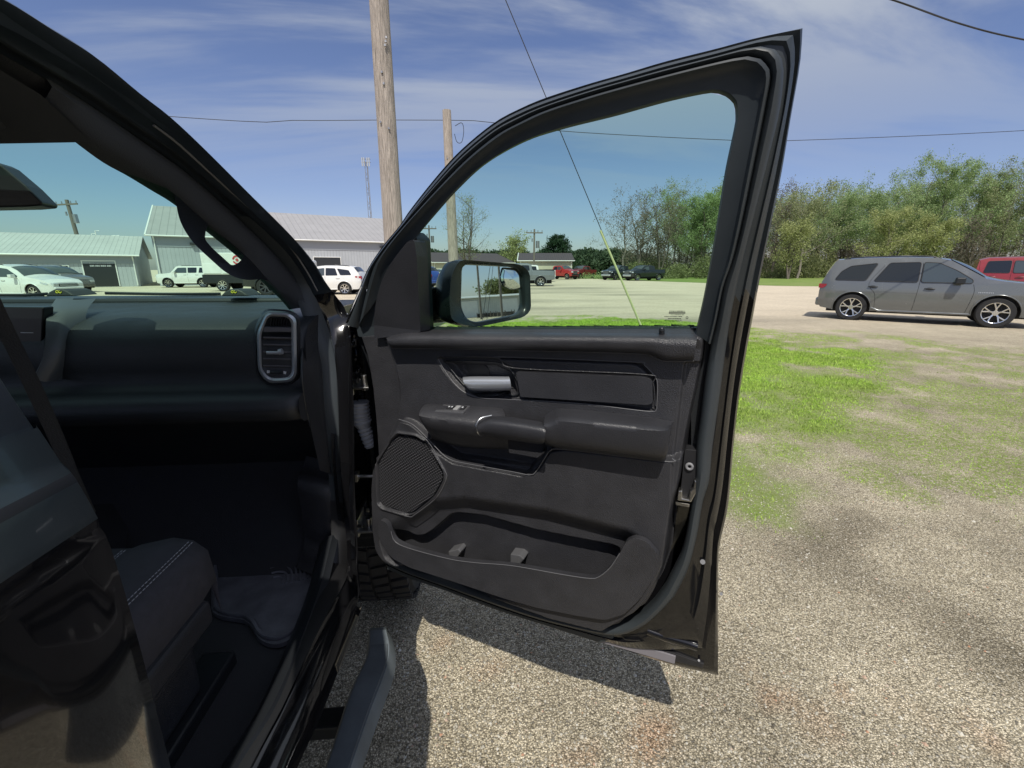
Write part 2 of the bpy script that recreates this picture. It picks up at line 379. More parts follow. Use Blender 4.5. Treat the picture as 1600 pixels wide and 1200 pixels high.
tm = N(t, 'ShaderNodeMath', operation='MULTIPLY'); t.links.new(atn, tm.inputs[0]); t.links.new(noise_n(t, co, 26., 5, .75, .44, .56, .12, 1.), tm.inputs[1])
c = mixc(t, tm.outputs[0], c, (.15, .19, .055))
c = mixc(t, 1., c, (1.30, 1.255, 1.15), 'MULTIPLY')
t.links.new(c, b.inputs['Base Color'])
bp = N(t, 'ShaderNodeBump', inp={'Strength': .9, 'Distance': .006}); bp.invert = True
t.links.new(v1.outputs['Distance'], bp.inputs['Height']); t.links.new(bp.outputs[0], b.inputs['Normal'])
gme.materials.append(gm)
# ---- grass blades on the near patch
rg = np.random.default_rng(4)
NB = 760000
bx = rg.uniform(-3, 15, NB); by = rg.uniform(2.0, 15.5, NB)
# cull to what the mask keeps
L_, T_ = [], []
x0i = np.searchsorted(xs, -6.0); y0i = np.searchsorted(ys, .5)
ci = np.clip(np.searchsorted(xs, bx), 0, nx-1); ri = np.clip(np.searchsorted(ys, by), 0, ny-1)
ml = gl[ri, ci]; mt = gt[ri, ci]
keep = rg.uniform(0, 1, NB) < np.maximum(ml**.9, mt*.62)
bx, by, ml, mt = bx[keep], by[keep], ml[keep], mt[keep]; nb = len(bx)
h = rg.uniform(.010, .036, nb)*(.35+.65*ml); wd = rg.uniform(.0022, .0042, nb)*(1+by*.10)
a = rg.uniform(0, 2*np.pi, nb); ln = rg.uniform(.2, .9, nb)*h; a2 = rg.uniform(0, 2*np.pi, nb)
V = np.zeros((nb, 3, 3)); V[:, 0] = np.stack([bx-np.cos(a)*wd, by-np.sin(a)*wd, np.zeros(nb)], 1)
V[:, 1] = np.stack([bx+np.cos(a)*wd, by+np.sin(a)*wd, np.zeros(nb)], 1)
V[:, 2] = np.stack([bx+np.cos(a2)*ln, by+np.sin(a2)*ln, h], 1)
me = bpy.data.meshes.new('grass'); me.vertices.add(nb*3); me.vertices.foreach_set('co', V.ravel())
me.loops.add(nb*3); me.loops.foreach_set('vertex_index', np.arange(nb*3)); me.polygons.add(nb)
me.polygons.foreach_set('loop_start', np.arange(0, nb*3, 3)); me.update(calc_edges=True)
gmat = bpy.data.materials.new('grass blades'); gmat.use_nodes = True; t = gmat.node_tree; b = t.nodes['Principled BSDF']
co = N(t, 'ShaderNodeTexCoord').outputs['Object']
wn_ = N(t, 'ShaderNodeTexWhiteNoise'); 
snap = N(t, 'ShaderNodeVectorMath', operation='SNAP'); snap.inputs[1].default_value = (.05, .05, 10); t.links.new(co, snap.inputs[0]); t.links.new(snap.outputs[0], wn_.inputs['Vector'])
gc = mixc(t, wn_.outputs['Value'], (.27, .47, .04), (.42, .60, .085))
gc = mixc(t, noise_n(t, co, 1.1, 4, .6, .42, .62, 0., .55), gc, (.22, .27, .07))
gc = mixc(t, noise_n(t, co, 5., 4, .7, .56, .70, 0., .75), gc, (.40, .37, .20))
t.links.new(gc, b.inputs['Base Color']); b.inputs['Roughness'].default_value = .7
me.materials.append(gmat)
gob = bpy.data.objects.new('grass', me); COL.objects.link(gob); tag(gob, 'short bright green grass growing in patches through the gravel', 'grass', kind='stuff')
# ---- loose stone chips near the truck
rs = np.random.default_rng(9); NPB = 26000
pr_ = rs.uniform(.9, 4.6, NPB)**1.0; pa_ = rs.uniform(-.25, 1.25, NPB); px_ = pr_*np.sin(pa_); py_ = pr_*np.cos(pa_)
ok_ = (px_ > -.45); px_, py_ = px_[ok_], py_[ok_]; n_ = len(px_); sz = rs.uniform(.0022, .0058, n_)*np.where(rs.uniform(0, 1, n_) > .97, 1.7, 1)
octv = np.array([[1,0,0],[0,1,0],[-1,0,0],[0,-1,0],[0,0,1]], float)
V = octv[None]*sz[:, None, None]*rs.uniform(.6, 1.3, (n_, 5, 3)); an_ = rs.uniform(0, 6.28, n_)
Vx = V[..., 0]*np.cos(an_)[:, None]-V[..., 1]*np.sin(an_)[:, None]; Vy = V[..., 0]*np.sin(an_)[:, None]+V[..., 1]*np.cos(an_)[:, None]
gz = np.array([.012*fbm(a, b, .35, 3) for a, b in zip(px_, py_)])
V = np.stack([Vx+px_[:, None], Vy+py_[:, None], V[..., 2]*.8+gz[:, None]+.0005], -1).reshape(-1, 3)
tf = np.array([[0,1,4],[1,2,4],[2,3,4],[3,0,4]]); Fp = (np.arange(n_)[:, None, None]*5+tf[None]).reshape(-1, 3)
me = bpy.data.meshes.new('stone_chips'); me.from_pydata(V.tolist(), [], Fp.tolist())
pm = bpy.data.materials.new('stone chips'); pm.use_nodes = True; t = pm.node_tree; b = t.nodes['Principled BSDF']; b.inputs['Roughness'].default_value = .9
gi_ = N(t, 'ShaderNodeNewGeometry'); rr_ = ramp(t, [(0, (.10,.09,.075)), (.3, (.26,.24,.19)), (.7, (.42,.39,.32)), (.95, (.60,.57,.49)), (1, (.42,.22,.13))]); t.links.new(gi_.outputs['Random Per Island'], rr_.inputs[0]); t.links.new(rr_.outputs[0], b.inputs['Base Color']); me.materials.append(pm)
po = bpy.data.objects.new('stone_chips', me); COL.objects.link(po); tag(po, 'loose pale stone chips scattered over the gravel near the truck', 'gravel', kind='stuff')
# ---- far verge
vm = bpy.data.materials.new('verge grass'); vm.use_nodes = True; t = vm.node_tree; b = t.nodes['Principled BSDF']
co = N(t, 'ShaderNodeTexCoord').outputs['Object']
gc = mixc(t, noise_n(t, co, .5, 6, .7, .35, .65), (.13, .21, .035), (.21, .28, .06)); gc = mixc(t, noise_n(t, co, .12, 5, .6, .5, .7, 0., .6), gc, (.24, .24, .09))
t.links.new(gc, b.inputs['Base Color']); b.inputs['Roughness'].default_value = .9
def wavy(P, amp=.6, n=140, seed=0):
    Q = resample(P+[P[0]], n, smooth=False)[:-1]
    return [(p[0]+amp*fbm(p[0], p[1], .35, 3, seed), p[1]+amp*fbm(p[0], p[1], .35, 3, seed+9)) for p in Q]
vp = wavy([tuple(G(*p)[:2]) for p in [(845,433),(925,435.5),(1010,439),(1100,442),(1200,446.5),(1290,447.5),(1620,449),(2300,456)]]+[(330,60),(330,170),(20,170),(17,100)], .7, 500)
tri = tessellate_polygon([[Vector((p[0], p[1], 0)) for p in vp]])
vo = mesh('grass_verge', ([(p[0], p[1], .012) for p in vp], tri), vm); vo['kind'] = 'structure'
# ---- buildings
def corr(name, col, sc, dirx=True, col2=None, rough=.45):
    m = bpy.data.materials.new(name); m.use_nodes = True; t = m.node_tree; b = t.nodes['Principled BSDF']; b.inputs['Roughness'].default_value = rough
    co = N(t, 'ShaderNodeTexCoord').outputs['Object']
    wv = N(t, 'ShaderNodeTexWave', bands_direction='X', wave_profile='SAW', inp={'Scale': sc, 'Distortion': 0}); t.links.new(co, wv.inputs[0])
    r = N(t, 'ShaderNodeMapRange', inp={1: .86, 2: .97, 3: 0, 4: 1}); t.links.new(wv.outputs['Fac'], r.inputs[0])
    c = mixc(t, r.outputs[0], col, tuple(q*.70 for q in col)); c = mixc(t, 1., c, noise_n(t, co, .6, 6, .7, .3, .7, .9, 1.08), 'MULTIPLY')
    t.links.new(c, b.inputs['Base Color']); bp = N(t, 'ShaderNodeBump', inp={'Strength': .7, 'Distance': .03}); t.links.new(r.outputs[0], bp.inputs['Height']); t.links.new(bp.outputs[0], b.inputs['Normal'])
    return m
WALLM = corr('ribbed white wall steel', (.42, .44, .47), 1.05); ROOFM = corr('ribbed grey roof steel', (.36, .35, .345), .55)
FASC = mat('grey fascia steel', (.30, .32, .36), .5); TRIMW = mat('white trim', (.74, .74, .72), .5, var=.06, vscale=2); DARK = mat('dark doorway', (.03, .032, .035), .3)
ROOFW = corr('ribbed pale roof steel', (.50, .50, .49), .9)
def shed(name, A, B, depth, ze, zr, label, wall=WALLM, roof=ROOFM, fascia=0.0, eave=.35, gable=None):
    """gabled metal building: front wall from A to B (ground points), running back by depth"""
    A = np.array(A, float); B = np.array(B, float); L = np.linalg.norm(B-A); ax = (B-A)/L; ay = np.array([-ax[1], ax[0]])
    T = thing(name, (A[0], A[1], 0), label, 'building'); T.rotation_euler.z = math.atan2(ax[1], ax[0])
    d = depth
    wallv = [(0,0,0),(L,0,0),(L,d,0),(0,d,0),(0,0,ze),(L,0,ze),(L,d,ze),(0,d,ze),(0,d/2,zr),(L,d/2,zr)]
    mesh('wall', (wallv, [(0,1,5,4),(1,2,6,9,5),(2,3,7,6),(3,0,4,8,7)]), wall, T, local=True)
    s = (zr-ze)/(d/2); e = eave; th = .09
    def slab(y0, z0, y1, z1):
        return ([(-e,y0,z0),(L+e,y0,z0),(L+e,y1,z1),(-e,y1,z1),(-e,y0,z0+th),(L+e,y0,z0+th),(L+e,y1,z1+th),(-e,y1,z1+th)],
                [(0,3,2,1),(4,5,6,7),(0,1,5,4),(1,2,6,5),(2,3,7,6),(3,0,4,7)])
    rf = mesh('roof', join(slab(-e, ze-s*e+.02, d/2, zr+.02), slab(d/2, zr+.021, d+e, ze-s*e+.02)), roof, T, local=True)
    mesh('gutter', tube([(-e, -e-.06, ze-s*e+.06), (L+e, -e-.06, ze-s*e+.06)], .075, 6), TRIMW, T, local=True)
    for x in (-e-.02, ):
        mesh('rake_trim', tube([(x, -e, ze-s*e+.08), (x, d/2, zr+.10), (x, d+e, ze-s*e+.08)], .09, 6), TRIMW, T, local=True)
    for x in (.15, L-.15):
        mesh('downspout', join(tube([(x, -e-.05, ze-s*e), (x, -.10, ze-.45)], .05, 6), tube([(x, -.10, ze-.45), (x, -.10, .1)], .05, 6)), TRIMW, T, local=True)
    if fascia: mesh('fascia_band', box(.02, L-.02, -.05, -.004, ze-fascia, ze-.02), FASC, T, local=True)
    return T, L
T1, L1 = shed('warehouse', (-27.9, 43.4), (-5.6, 54.8), 20, 4.35, 7.7, 'long ribbed steel warehouse with grey roof and white gutter, taller than the one beside it', fascia=.95)
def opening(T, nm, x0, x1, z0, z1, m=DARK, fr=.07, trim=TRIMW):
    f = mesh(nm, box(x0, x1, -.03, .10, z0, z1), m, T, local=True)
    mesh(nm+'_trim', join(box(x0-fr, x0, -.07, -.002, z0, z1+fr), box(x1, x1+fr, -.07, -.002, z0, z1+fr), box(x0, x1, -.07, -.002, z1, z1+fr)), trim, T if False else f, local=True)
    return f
def x_on(T, px, py):                         # where a sight line meets the front wall of a shed
    ang = T.rotation_euler.z; o = np.array([T.location[0], T.location[1], 0]); ax = np.array([math.cos(ang), math.sin(ang), 0]); n = np.array([-ax[1], ax[0], 0])
    r = R(px, py); P = CP+r*(np.dot(o-CP, n)/np.dot(r, n)); return float(np.dot(P-o, ax)), float(P[2])
def open_px(T, nm, a, b, **k):
    x0, z1 = x_on(T, *a); x1, z0 = x_on(T, *b); return opening(T, nm, min(x0, x1), max(x0, x1), max(0, min(z0, z1)), max(z0, z1), **k)
open_px(T1, 'window', (490, 402), (533, 420)); open_px(T1, 'window', (298, 416), (316, 430)); open_px(T1, 'door', (578, 415), (600, 444), m=TRIMW)
x0, z0 = x_on(T1, 301, 381); mesh('wall_light', box(x0-.2, x0+.2, -.35, -.06, z0-.1, z0+.12), DARK, T1, bevel=.03, local=True)
x0, z0 = x_on(T1, 596, 386); mesh('wall_light', box(x0-.2, x0+.2, -.35, -.06, z0-.1, z0+.12), DARK, T1, bevel=.03, local=True)
T2, L2 = shed('low_workshop', (-52, 30), (-29.3, 43.0), 15, 2.62, 4.5, 'low pale steel workshop with wide dark entrance at the left of the warehouse', roof=ROOFW, fascia=.7)
d = open_px(T2, 'entrance', (128, 408), (187, 447))
open_px(T2, 'window', (9, 415), (110, 432))
x0, z0 = x_on(T2, 138, 409.5); x1, z1 = x_on(T2, 174, 414)
random.seed(3); q = []
for row in range(2):
    x = x0+.05
    while x < x1:
        wdt = random.uniform(.05, .12); q.append((row,)+box(x, x+wdt, -.05, -.034, z0-.14-row*.21, z0-.02-row*.21)); x += wdt+random.choice([.02, .02, .06])
for row in range(2): mesh('entrance_lettering', join(*[k[1:] for k in q if k[0] == row]), M['white_ink'], d, local=True)
def tloc(T, p):
    a = -T.rotation_euler.z; dx, dy = p[0]-T.location[0], p[1]-T.location[1]; return (dx*math.cos(a)-dy*math.sin(a), dx*math.sin(a)+dy*math.cos(a), p[2])
for px, py in ((143, 365), (148.5, 360.5), (174, 368), (180, 368)):
    p = tloc(T2, YP(px, py, 49)); mesh('vent_pipe', tube([(p[0], p[1], 3.2), (p[0], p[1], p[2]), (p[0]+.3, p[1], p[2])], .05, 6), TRIMW, T2, local=True)
CREAM = mat('cream steel siding', (.52, .50, .38), .6, var=.05, vscale=1); BROWN = corr('brown roof steel', (.085, .06, .058), .9)
shed('cream_garage', (7.2, 72), (15.3, 71), 12, 2.7, 3.95, 'cream storage building with brown roof behind the grey pickup', wall=CREAM, roof=BROWN)
shed('long_cream_shed', (-6.5, 76), (7.0, 82), 14, 2.5, 4.2, 'long cream shed with brown roof just left of the cream garage', wall=CREAM, roof=BROWN)
shed('small_gable_shed', (-10.5, 92), (-6.5, 92), 9, 2.0, 3.6, 'small distant shed with pale roof seen by the door mirror', wall=CREAM, roof=ROOFW)
# ---- poles, wires
WOOD = mat('weathered pole wood', (.40, .345, .30), .9, bump=1, bscale=14, mapscale=(9, 9, .35), var=.6, vscale=9, bdist=.02)
WOODD = mat('dark far pole wood', (.17, .15, .13), .9)
WIRE = mat('dark wire', (.03, .03, .035), .6)
def pole(base, top_z, r, label, topoff=(0, 0), m=WOOD, group=None):
    T = thing('utility_pole', (base[0], base[1], 0), label, 'pole', group)
    n = 14; pts = [(topoff[0]*i/n, topoff[1]*i/n, -.2+(top_z+.2)*i/n) for i in range(n+1)]
    V, Fc = tube(pts, [r*(1.12-.3*i/n) for i in range(n+1)], 20)
    V = [(v[0]+.006*fbm(v[0]*9, v[1]*9, 1.5, 2, v[2]), v[1], v[2]) for v in V]
    mesh('shaft', (V, Fc), m, T, smooth=60, local=True); return T
P1 = pole((-1.60, 9.7), 9.6, .185, 'thick weathered wooden pole nearest the truck, rising out of the picture')
q = []
for i, (px, py) in enumerate([(604,58),(602,70),(597,112),(595,190),(608,200),(603,64),(600,130)]):
    p = YP(px, py, 9.7-.186); q.append(box(p[0]-.02+1.6, p[0]+.01+1.6, -.205, -.175, p[2]-.025, p[2]+.01))
for k in q: mesh('staple', k, M['steel'], P1, local=True)
P2 = pole((-.70, 17.2), 6.72, .175, 'shorter wooden pole with sawn top behind the door mirror', topoff=(-.10, 0))
lp = [(.17+.0, 0, 6.25), (.40, 0, 6.35), (.46, 0, 6.1), (.38, 0, 5.75), (.22, 0, 5.75), (.14, 0, 6.0)]
mesh('cable_loop', tube([tuple(p) for p in resample(lp, 24)], .011, 6), WIRE, P2, local=True, smooth=60)
q = [box(-.14, -.10, -.165, -.14, z-.02, z+.02) for z in (5.2, 4.4, 3.6)]; q.append(box(-.06, -.03, -.17, -.14, 4.7, 4.74))
for k in q: mesh('bolt', k, M['steel'], P2, local=True)
def wire(name, pts, label, r=.009, cat='cable'):
    o = mesh(name, tube([tuple(p) for p in resample(pts, 40)], r, 6), WIRE, None, smooth=60); return tag(o, label, cat)
p2t = (-.80, 17.2, 6.42)
wire('overhead_cable', [(-34, 17.2, 7.5), YP(265, 182, 17.2), YP(450, 188, 17.2), YP(600, 187.5, 17.2), p2t], 'overhead cable running left from the shorter wooden pole', .0105)
wire('overhead_cable', [p2t, YP(760, 190, 17.2), YP(880, 205, 17.2), YP(1140, 219, 17.2), YP(1240, 219.5, 17.2), YP(1600, 204, 17.2), YP(2100, 172, 17.2)], 'overhead cable running right from the shorter wooden pole', .0105)
wire('overhead_cable', [YP(1300, -25, 9), YP(1395, 0, 9), YP(1500, 37, 9), YP(1600, 62, 9), YP(1800, 98, 9)], 'short length of cable crossing the top right corner of the sky', .014)
an = np.array(YP(1008, 524, 9.7)); a1 = np.array(YP(790, 0, 9.7)); gd = (a1-an); up = (-1.6+.1-an[0])/gd[0]
gr = an-gd*(an[2]/gd[2])
T = thing('guy_wire', (gr[0], gr[1], 0), 'taut steel guy wire slanting from the tall pole into the grass behind the door window', 'guy wire')
mesh('cable', tube([tuple(gr), tuple(an+gd*min(up, 1.75))], .0085, 6), WIRE, T)
ya = np.array(YP(938, 360, 9.7)); mesh('yellow_guard', tube([tuple(gr+(ya-gr)*.02), tuple(ya)], .024, 8), mat('faded yellow plastic', (.60, .60, .33), .5), T)
def far_pole(px, ytop, y, label, arms=1, r=.13, trans=False, zoff=0, cat='pole'):
    p = YP(px, ytop, y); T = pole((p[0], y), p[2], r, label, m=WOODD)
    if arms:
        mesh('crossarm', box(-1.1, 1.1, -.2, -.1, p[2]-.55, p[2]-.4), WOODD, T, local=True)
        for x in (-1, -.45, .45, 1): mesh('insulator', tube([(x, -.15, p[2]-.4), (x, -.15, p[2]-.15)], .05, 6), M['steel'], T, local=True)
    if trans:
        mesh('transformer', tube([(.45, -.1, p[2]-2.4), (.45, -.1, p[2]-1.5)], .24, 10), M['steel'], T, local=True)
        mesh('cutout_switch', tube([(-.3, -.15, p[2]-1.6), (-.3, -.15, p[2]-1.2)], .08, 8), M['steel'], T, local=True)
    return T
far_pole(112, 312, 55, 'leaning utility pole with transformers above the low workshop roof', trans=True, r=.2).rotation_euler = (0, -.06, 0)
far_pole(835, 358, 62, 'utility pole with crossarm in front of the cream garage', trans=True)
far_pole(670, 352, 70, 'thin distant pole with small crossarm left of the bare tree', trans=True)
far_pole(663, 393, 84, 'short far pole beside the small gable shed', arms=0, r=.09)
# communication tower
tb = YP(579, 345, 120); tt = YP(577, 252, 120)
T = thing('communication_tower', (tb[0], 120, 0), 'slim lattice communication tower with panel antennas behind the warehouse', 'tower')
hh = tt[2]; q = []; S = [(-.45, -.3), (.45, -.3), (0, .5)]
for s in S: q.append(tube([(s[0], s[1], 0), (s[0]*.7, s[1]*.7, hh)], .07, 5))
k = 0; z = 0
while z < hh-1.2:
    a_, b_ = S[k % 3], S[(k+1) % 3]; f = 1-.3*z/hh; q.append(tube([(a_[0]*f, a_[1]*f, z), (b_[0]*f, b_[1]*f, z+1.1)], .045, 4)); q.append(tube([(b_[0]*f, b_[1]*f, z), (a_[0]*f, a_[1]*f, z+1.1)], .045, 4)); z += 1.1; k += 1
mesh('lattice_mast', join(*q), mat('galvanised tower steel', (.22, .23, .26), .5), T, local=True)
for s in (-.85, -.4, .35, .8): mesh('antenna_panel', box(s-.11, s+.11, -.6, -.35, hh-1.2, hh+.7), mat('grey antenna shell', (.42,.44,.46), .5), T, local=True)
mesh('antenna_mount', join(tube([(-1.1, -.3, hh-.3), (1.1, -.3, hh-.3)], .06, 5), tube([(-1.1, -.3, hh+.4), (1.1, -.3, hh+.4)], .06, 5)), WOODD, T, local=True)
# ================================================================== TREES
BARK = mat('grey bark', (.13, .11, .09), .9, var=.3, vscale=2); BARKL = mat('pale bark', (.22, .195, .165), .9, var=.3, vscale=2)
def leafmat(name, c1, c2):
    m = bpy.data.materials.new(name); m.use_nodes = True; t = m.node_tree; b = t.nodes['Principled BSDF']; b.inputs['Roughness'].default_value = .7
    co = N(t, 'ShaderNodeTexCoord').outputs['Object']
    n = N(t, 'ShaderNodeNewGeometry'); c = mixc(t, n.outputs['Random Per Island'], c1, c2)
    c = mixc(t, noise_n(t, co, .8, 3, .6, .4, .6, 0., .35), c, tuple(q*.6 for q in c1)); t.links.new(c, b.inputs['Base Color'])
    tl = N(t, 'ShaderNodeBsdfTranslucent'); t.links.new(c, tl.inputs[0]); ms = N(t, 'ShaderNodeMixShader', inp={0: .4}); t.links.new(b.outputs[0], ms.inputs[1]); t.links.new(tl.outputs[0], ms.inputs[2]); t.links.new(ms.outputs[0], t.nodes['Material Output'].inputs[0])
    return m
LEAF = {'spring': leafmat('spring leaves', (.24, .35, .13), (.41, .52, .24)), 'yellow': leafmat('yellow green leaves', (.32, .36, .13), (.47, .51, .22)),
        'olive': leafmat('olive buds', (.26, .31, .14), (.40, .43, .22)), 'dark': leafmat('pine needles', (.018, .05, .022), (.045, .10, .04)),
        'bud': leafmat('reddish buds', (.20, .17, .13), (.27, .24, .17)), 'bush': leafmat('bush leaves', (.15, .18, .075), (.32, .34, .15)), 'far': leafmat('distant wood leaves', (.05, .085, .045), (.10, .14, .07))}
def grow(rng, p, d, ln, r, depth, maxd, B, Tw, up=.25, spread=.6):
    n = 3; pts = [p]; rs = [r]
    for i in range(n):
        d = (d+Vector((rng.gauss(0, .16), rng.gauss(0, .16), rng.gauss(0, .10)+up*.14))).normalized()
        p = p+d*(ln/n); pts.append(p); rs.append(r*(1-.42*(i+1)/n))
    B.append((pts, rs, max(3, 7-depth*1)))
    if depth >= maxd: Tw.append((p, d, ln)); return
    if depth >= maxd-1: Tw.append((pts[1], d, ln))
    k = rng.choice([2, 3, 3]) if depth else rng.choice([3, 4])
    for j in range(k):
        a = rng.uniform(0, 2*math.pi); s = spread*rng.uniform(.55, 1.15)
        q = d.orthogonal().normalized(); q = Matrix.Rotation(a, 3, d) @ q
        nd = (d*math.cos(s)+q*math.sin(s)); nd.z += up; nd.normalize()
        o = pts[-1] if j < 2 else pts[rng.choice([1, 2])]
        grow(rng, o, nd, ln*rng.uniform(.62, .82), rs[-1]*rng.uniform(.6, .8), depth+1, maxd, B, Tw, up, spread)
def tree(name, base, height, label, leaf='spring', nleaf=4000, maxd=5, trunk=.26, up=.28, spread=.55, size=.17, seed=0, cat='tree', group=None, bark=BARK, clear=.30, sig=.55, width=None):
    rng = random.Random(seed); B, Tw = [], []
    T = thing(name, (base[0], base[1], 0), label, cat, group)
    d = Vector((rng.gauss(0, .06), rng.gauss(0, .06), 1)).normalized()
    p0 = Vector((0, 0, -.1)); p1 = d*height*clear*.5; p2 = p1+(d+Vector((rng.gauss(0, .07), rng.gauss(0, .07), 0))).normalized()*height*clear*.5
    B.append(([p0, p1, p2], [trunk, trunk*.85, trunk*.75], 8))
    grow(rng, p2, d, height*.22, trunk*.72, 0, maxd, B, Tw, up, spread)
    zt = max(t_[0].z for t_ in Tw); f = height/zt; fw = 1.0
    if width:
        rad = sorted([math.hypot(t_[0].x, t_[0].y) for t_ in Tw])[int(.93*len(Tw))]; fw = width/2/rad
    S = Vector((fw if width else 1, fw if width else 1, f))
    sc = lambda v: Vector((v.x*S.x, v.y*S.y, v.z*S.z))
    tr = [tube([sc(p) for p in b[0]], b[1], b[2], False) for b in B if b[1][0] > trunk*.45]
    br = [tube([sc(p) for p in b[0]], b[1], b[2], False) for b in B if b[1][0] <= trunk*.45]
    mesh('trunk', join(*tr), bark, T, smooth=60, local=True)
    vs_, fs = join(*br); mb = [0]*len(fs)
    r2 = np.random.default_rng(seed+77); tips = np.array([tuple(sc(t_[0])) for t_ in Tw])
    if nleaf:
        k = r2.integers(0, len(tips), nleaf); c = tips[k]+r2.normal(0, sig, (nleaf, 3))*np.array([1, 1, .8])
        a = r2.normal(0, 1, (nleaf, 3)); a /= np.linalg.norm(a, axis=1)[:, None]; b_ = np.cross(a, r2.normal(0, 1, (nleaf, 3))); b_ /= np.linalg.norm(b_, axis=1)[:, None]
        s = (size*r2.uniform(.6, 1.3, nleaf))[:, None]
        V = np.stack([c-a*s, c+b_*s*.5, c+a*s, c-b_*s*.5], 1).reshape(-1, 3); n0 = len(vs_)
        vs_ = list(vs_)+V.tolist(); fs = list(fs)+[(n0+4*i, n0+4*i+1, n0+4*i+2, n0+4*i+3) for i in range(nleaf)]; mb += [1]*nleaf
    me = bpy.data.meshes.new('crown'); me.from_pydata([tuple(v) for v in vs_], [], fs); me.materials.append(bark); me.materials.append(LEAF[leaf]); me.polygons.foreach_set('material_index', mb); me.update()
    o = bpy.data.objects.new('crown', me); COL.objects.link(o); o.parent = T
    return T
def tree2(name, base, height, label, leaf='spring', nleaf=4000, width=6, seed=0, group=None, bark=BARK, low=.15, size=.14, cat='tree', stems=2, openness=.5, trunk=.16):
    """several leaning leaders with side limbs at every height, twigs at their ends and leaves scattered along the twigs"""
    width *= 1.35
    rng = random.Random(seed); T = thing(name, (base[0], base[1], 0), label, cat, group)
    tr, br, LP = [], [], []
    for s_ in range(stems):
        az = rng.uniform(0, 6.28); off = (width*.26*rng.uniform(.4, 1) if stems > 1 else 0); hh = height*(1 if s_ == 0 else rng.uniform(.72, .97))
        pts = []; x = y = 0; n = 9; wx = rng.uniform(-.3, .3); wy = rng.uniform(-.3, .3)
        for k in range(n+1):
            f = k/n; pts.append(Vector((math.cos(az)*off*f**1.2+wx*math.sin(f*5+s_)+rng.gauss(0, .10), math.sin(az)*off*f**1.2+wy*math.sin(f*4)+rng.gauss(0, .10), hh*f-.05)))
        rad = [trunk*(1-.9*k/n)+.012 for k in range(n+1)]; tr.append(tube(pts, rad, 7, False))
        nb = int(34/stems**.5)+rng.randint(0, 8); skip = [rng.uniform(0, 1) for _ in range(3)]
        for b_ in range(nb):
            f = low+(1-low)*(b_+rng.random())/nb
            if any(abs(f-q) < .035*openness*2 for q in skip): continue
            k = min(int(f*n), n-1); p = pts[k].lerp(pts[k+1], f*n-k)
            prof = (math.sin(math.pi*min(1, (f-low*.4)/(1.02-low*.4))**.8)**.6)*.5+.12
            L = width*prof*rng.uniform(.45, 1.15)/stems**.35; a = rng.uniform(0, 6.28); el = rng.uniform(.25, 1.0)
            d = Vector((math.cos(a)*math.cos(el), math.sin(a)*math.cos(el), math.sin(el)))
            q = [p]; m = 4
            for j in range(m): d = (d+Vector((rng.gauss(0, .18), rng.gauss(0, .18), rng.gauss(.06, .12)))).normalized(); q.append(q[-1]+d*L/m)
            r0 = max(.02, rad[k]*.42); br.append(tube(q, [r0*(1-.8*j/m) for j in range(m+1)], 4, False))
            for t_ in range(7):
                j = rng.choice([1, 2, 3, 4, 4]); o = q[j]; dd = (d+Vector((rng.gauss(0, .7), rng.gauss(0, .7), rng.gauss(.25, .5)))).normalized(); l2 = L*rng.uniform(.18, .42)
                e1 = o+dd*l2*.5; e2 = e1+(dd+Vector((rng.gauss(0, .4), rng.gauss(0, .4), .2))).normalized()*l2*.5
                br.append(tube([o, e1, e2], [.018, .011, .005], 3, False)); LP.append((o, e2)); LP.append((e1, e2+Vector((0, 0, .1))))
    mesh('trunk', join(*tr), bark, T, smooth=60, local=True)
    vs_, fs = join(*br); mb = [0]*len(fs); r2 = np.random.default_rng(seed+77)
    A = np.array([tuple(a) for a, _ in LP]); Bp = np.array([tuple(b_) for _, b_ in LP]); wgt = r2.uniform(.1, 1, len(A))**1.5; wgt /= wgt.sum()
    k = r2.choice(len(A), nleaf, p=wgt); t_ = r2.uniform(.1, 1.1, (nleaf, 1)); c = A[k]+(Bp[k]-A[k])*t_+r2.normal(0, .34, (nleaf, 3))
    a = r2.normal(0, 1, (nleaf, 3)); a /= np.linalg.norm(a, axis=1)[:, None]; b_ = np.cross(a, r2.normal(0, 1, (nleaf, 3))); b_ /= np.linalg.norm(b_, axis=1)[:, None]
    s = (size*r2.uniform(.55, 1.35, nleaf))[:, None]; V = np.stack([c-a*s, c+b_*s*.55, c+a*s, c-b_*s*.55], 1).reshape(-1, 3); n0 = len(vs_)
    vs_ = list(vs_)+V.tolist(); fs = list(fs)+[(n0+4*i, n0+4*i+1, n0+4*i+2, n0+4*i+3) for i in range(nleaf)]; mb += [1]*nleaf
    me = bpy.data.meshes.new('crown'); me.from_pydata([tuple(v) for v in vs_], [], fs); me.materials.append(bark); me.materials.append(LEAF[leaf]); me.polygons.foreach_set('material_index', mb); me.update()
    o = bpy.data.objects.new('crown', me); COL.objects.link(o); o.parent = T
    return T
def at(px, y, base=None):
    p = YP(px, 420, y); return (p[0], y)
def treepx(name, px, ytop, y, wpx, label, fn=None, **k):
    ytop = ytop+(19 if ytop < 340 and px > 950 else 0); top = YP(px, ytop, y); b = at(px, y); dist = y*math.cos(YW)
    wm = abs(YP(px+wpx/2, ytop, y)[0]-YP(px-wpx/2, ytop, y)[0])
    return (fn or tree)(name, (top[0], y), top[2], label, width=wm, **k)
GR = 'trees of the wood at the far edge of the lot'
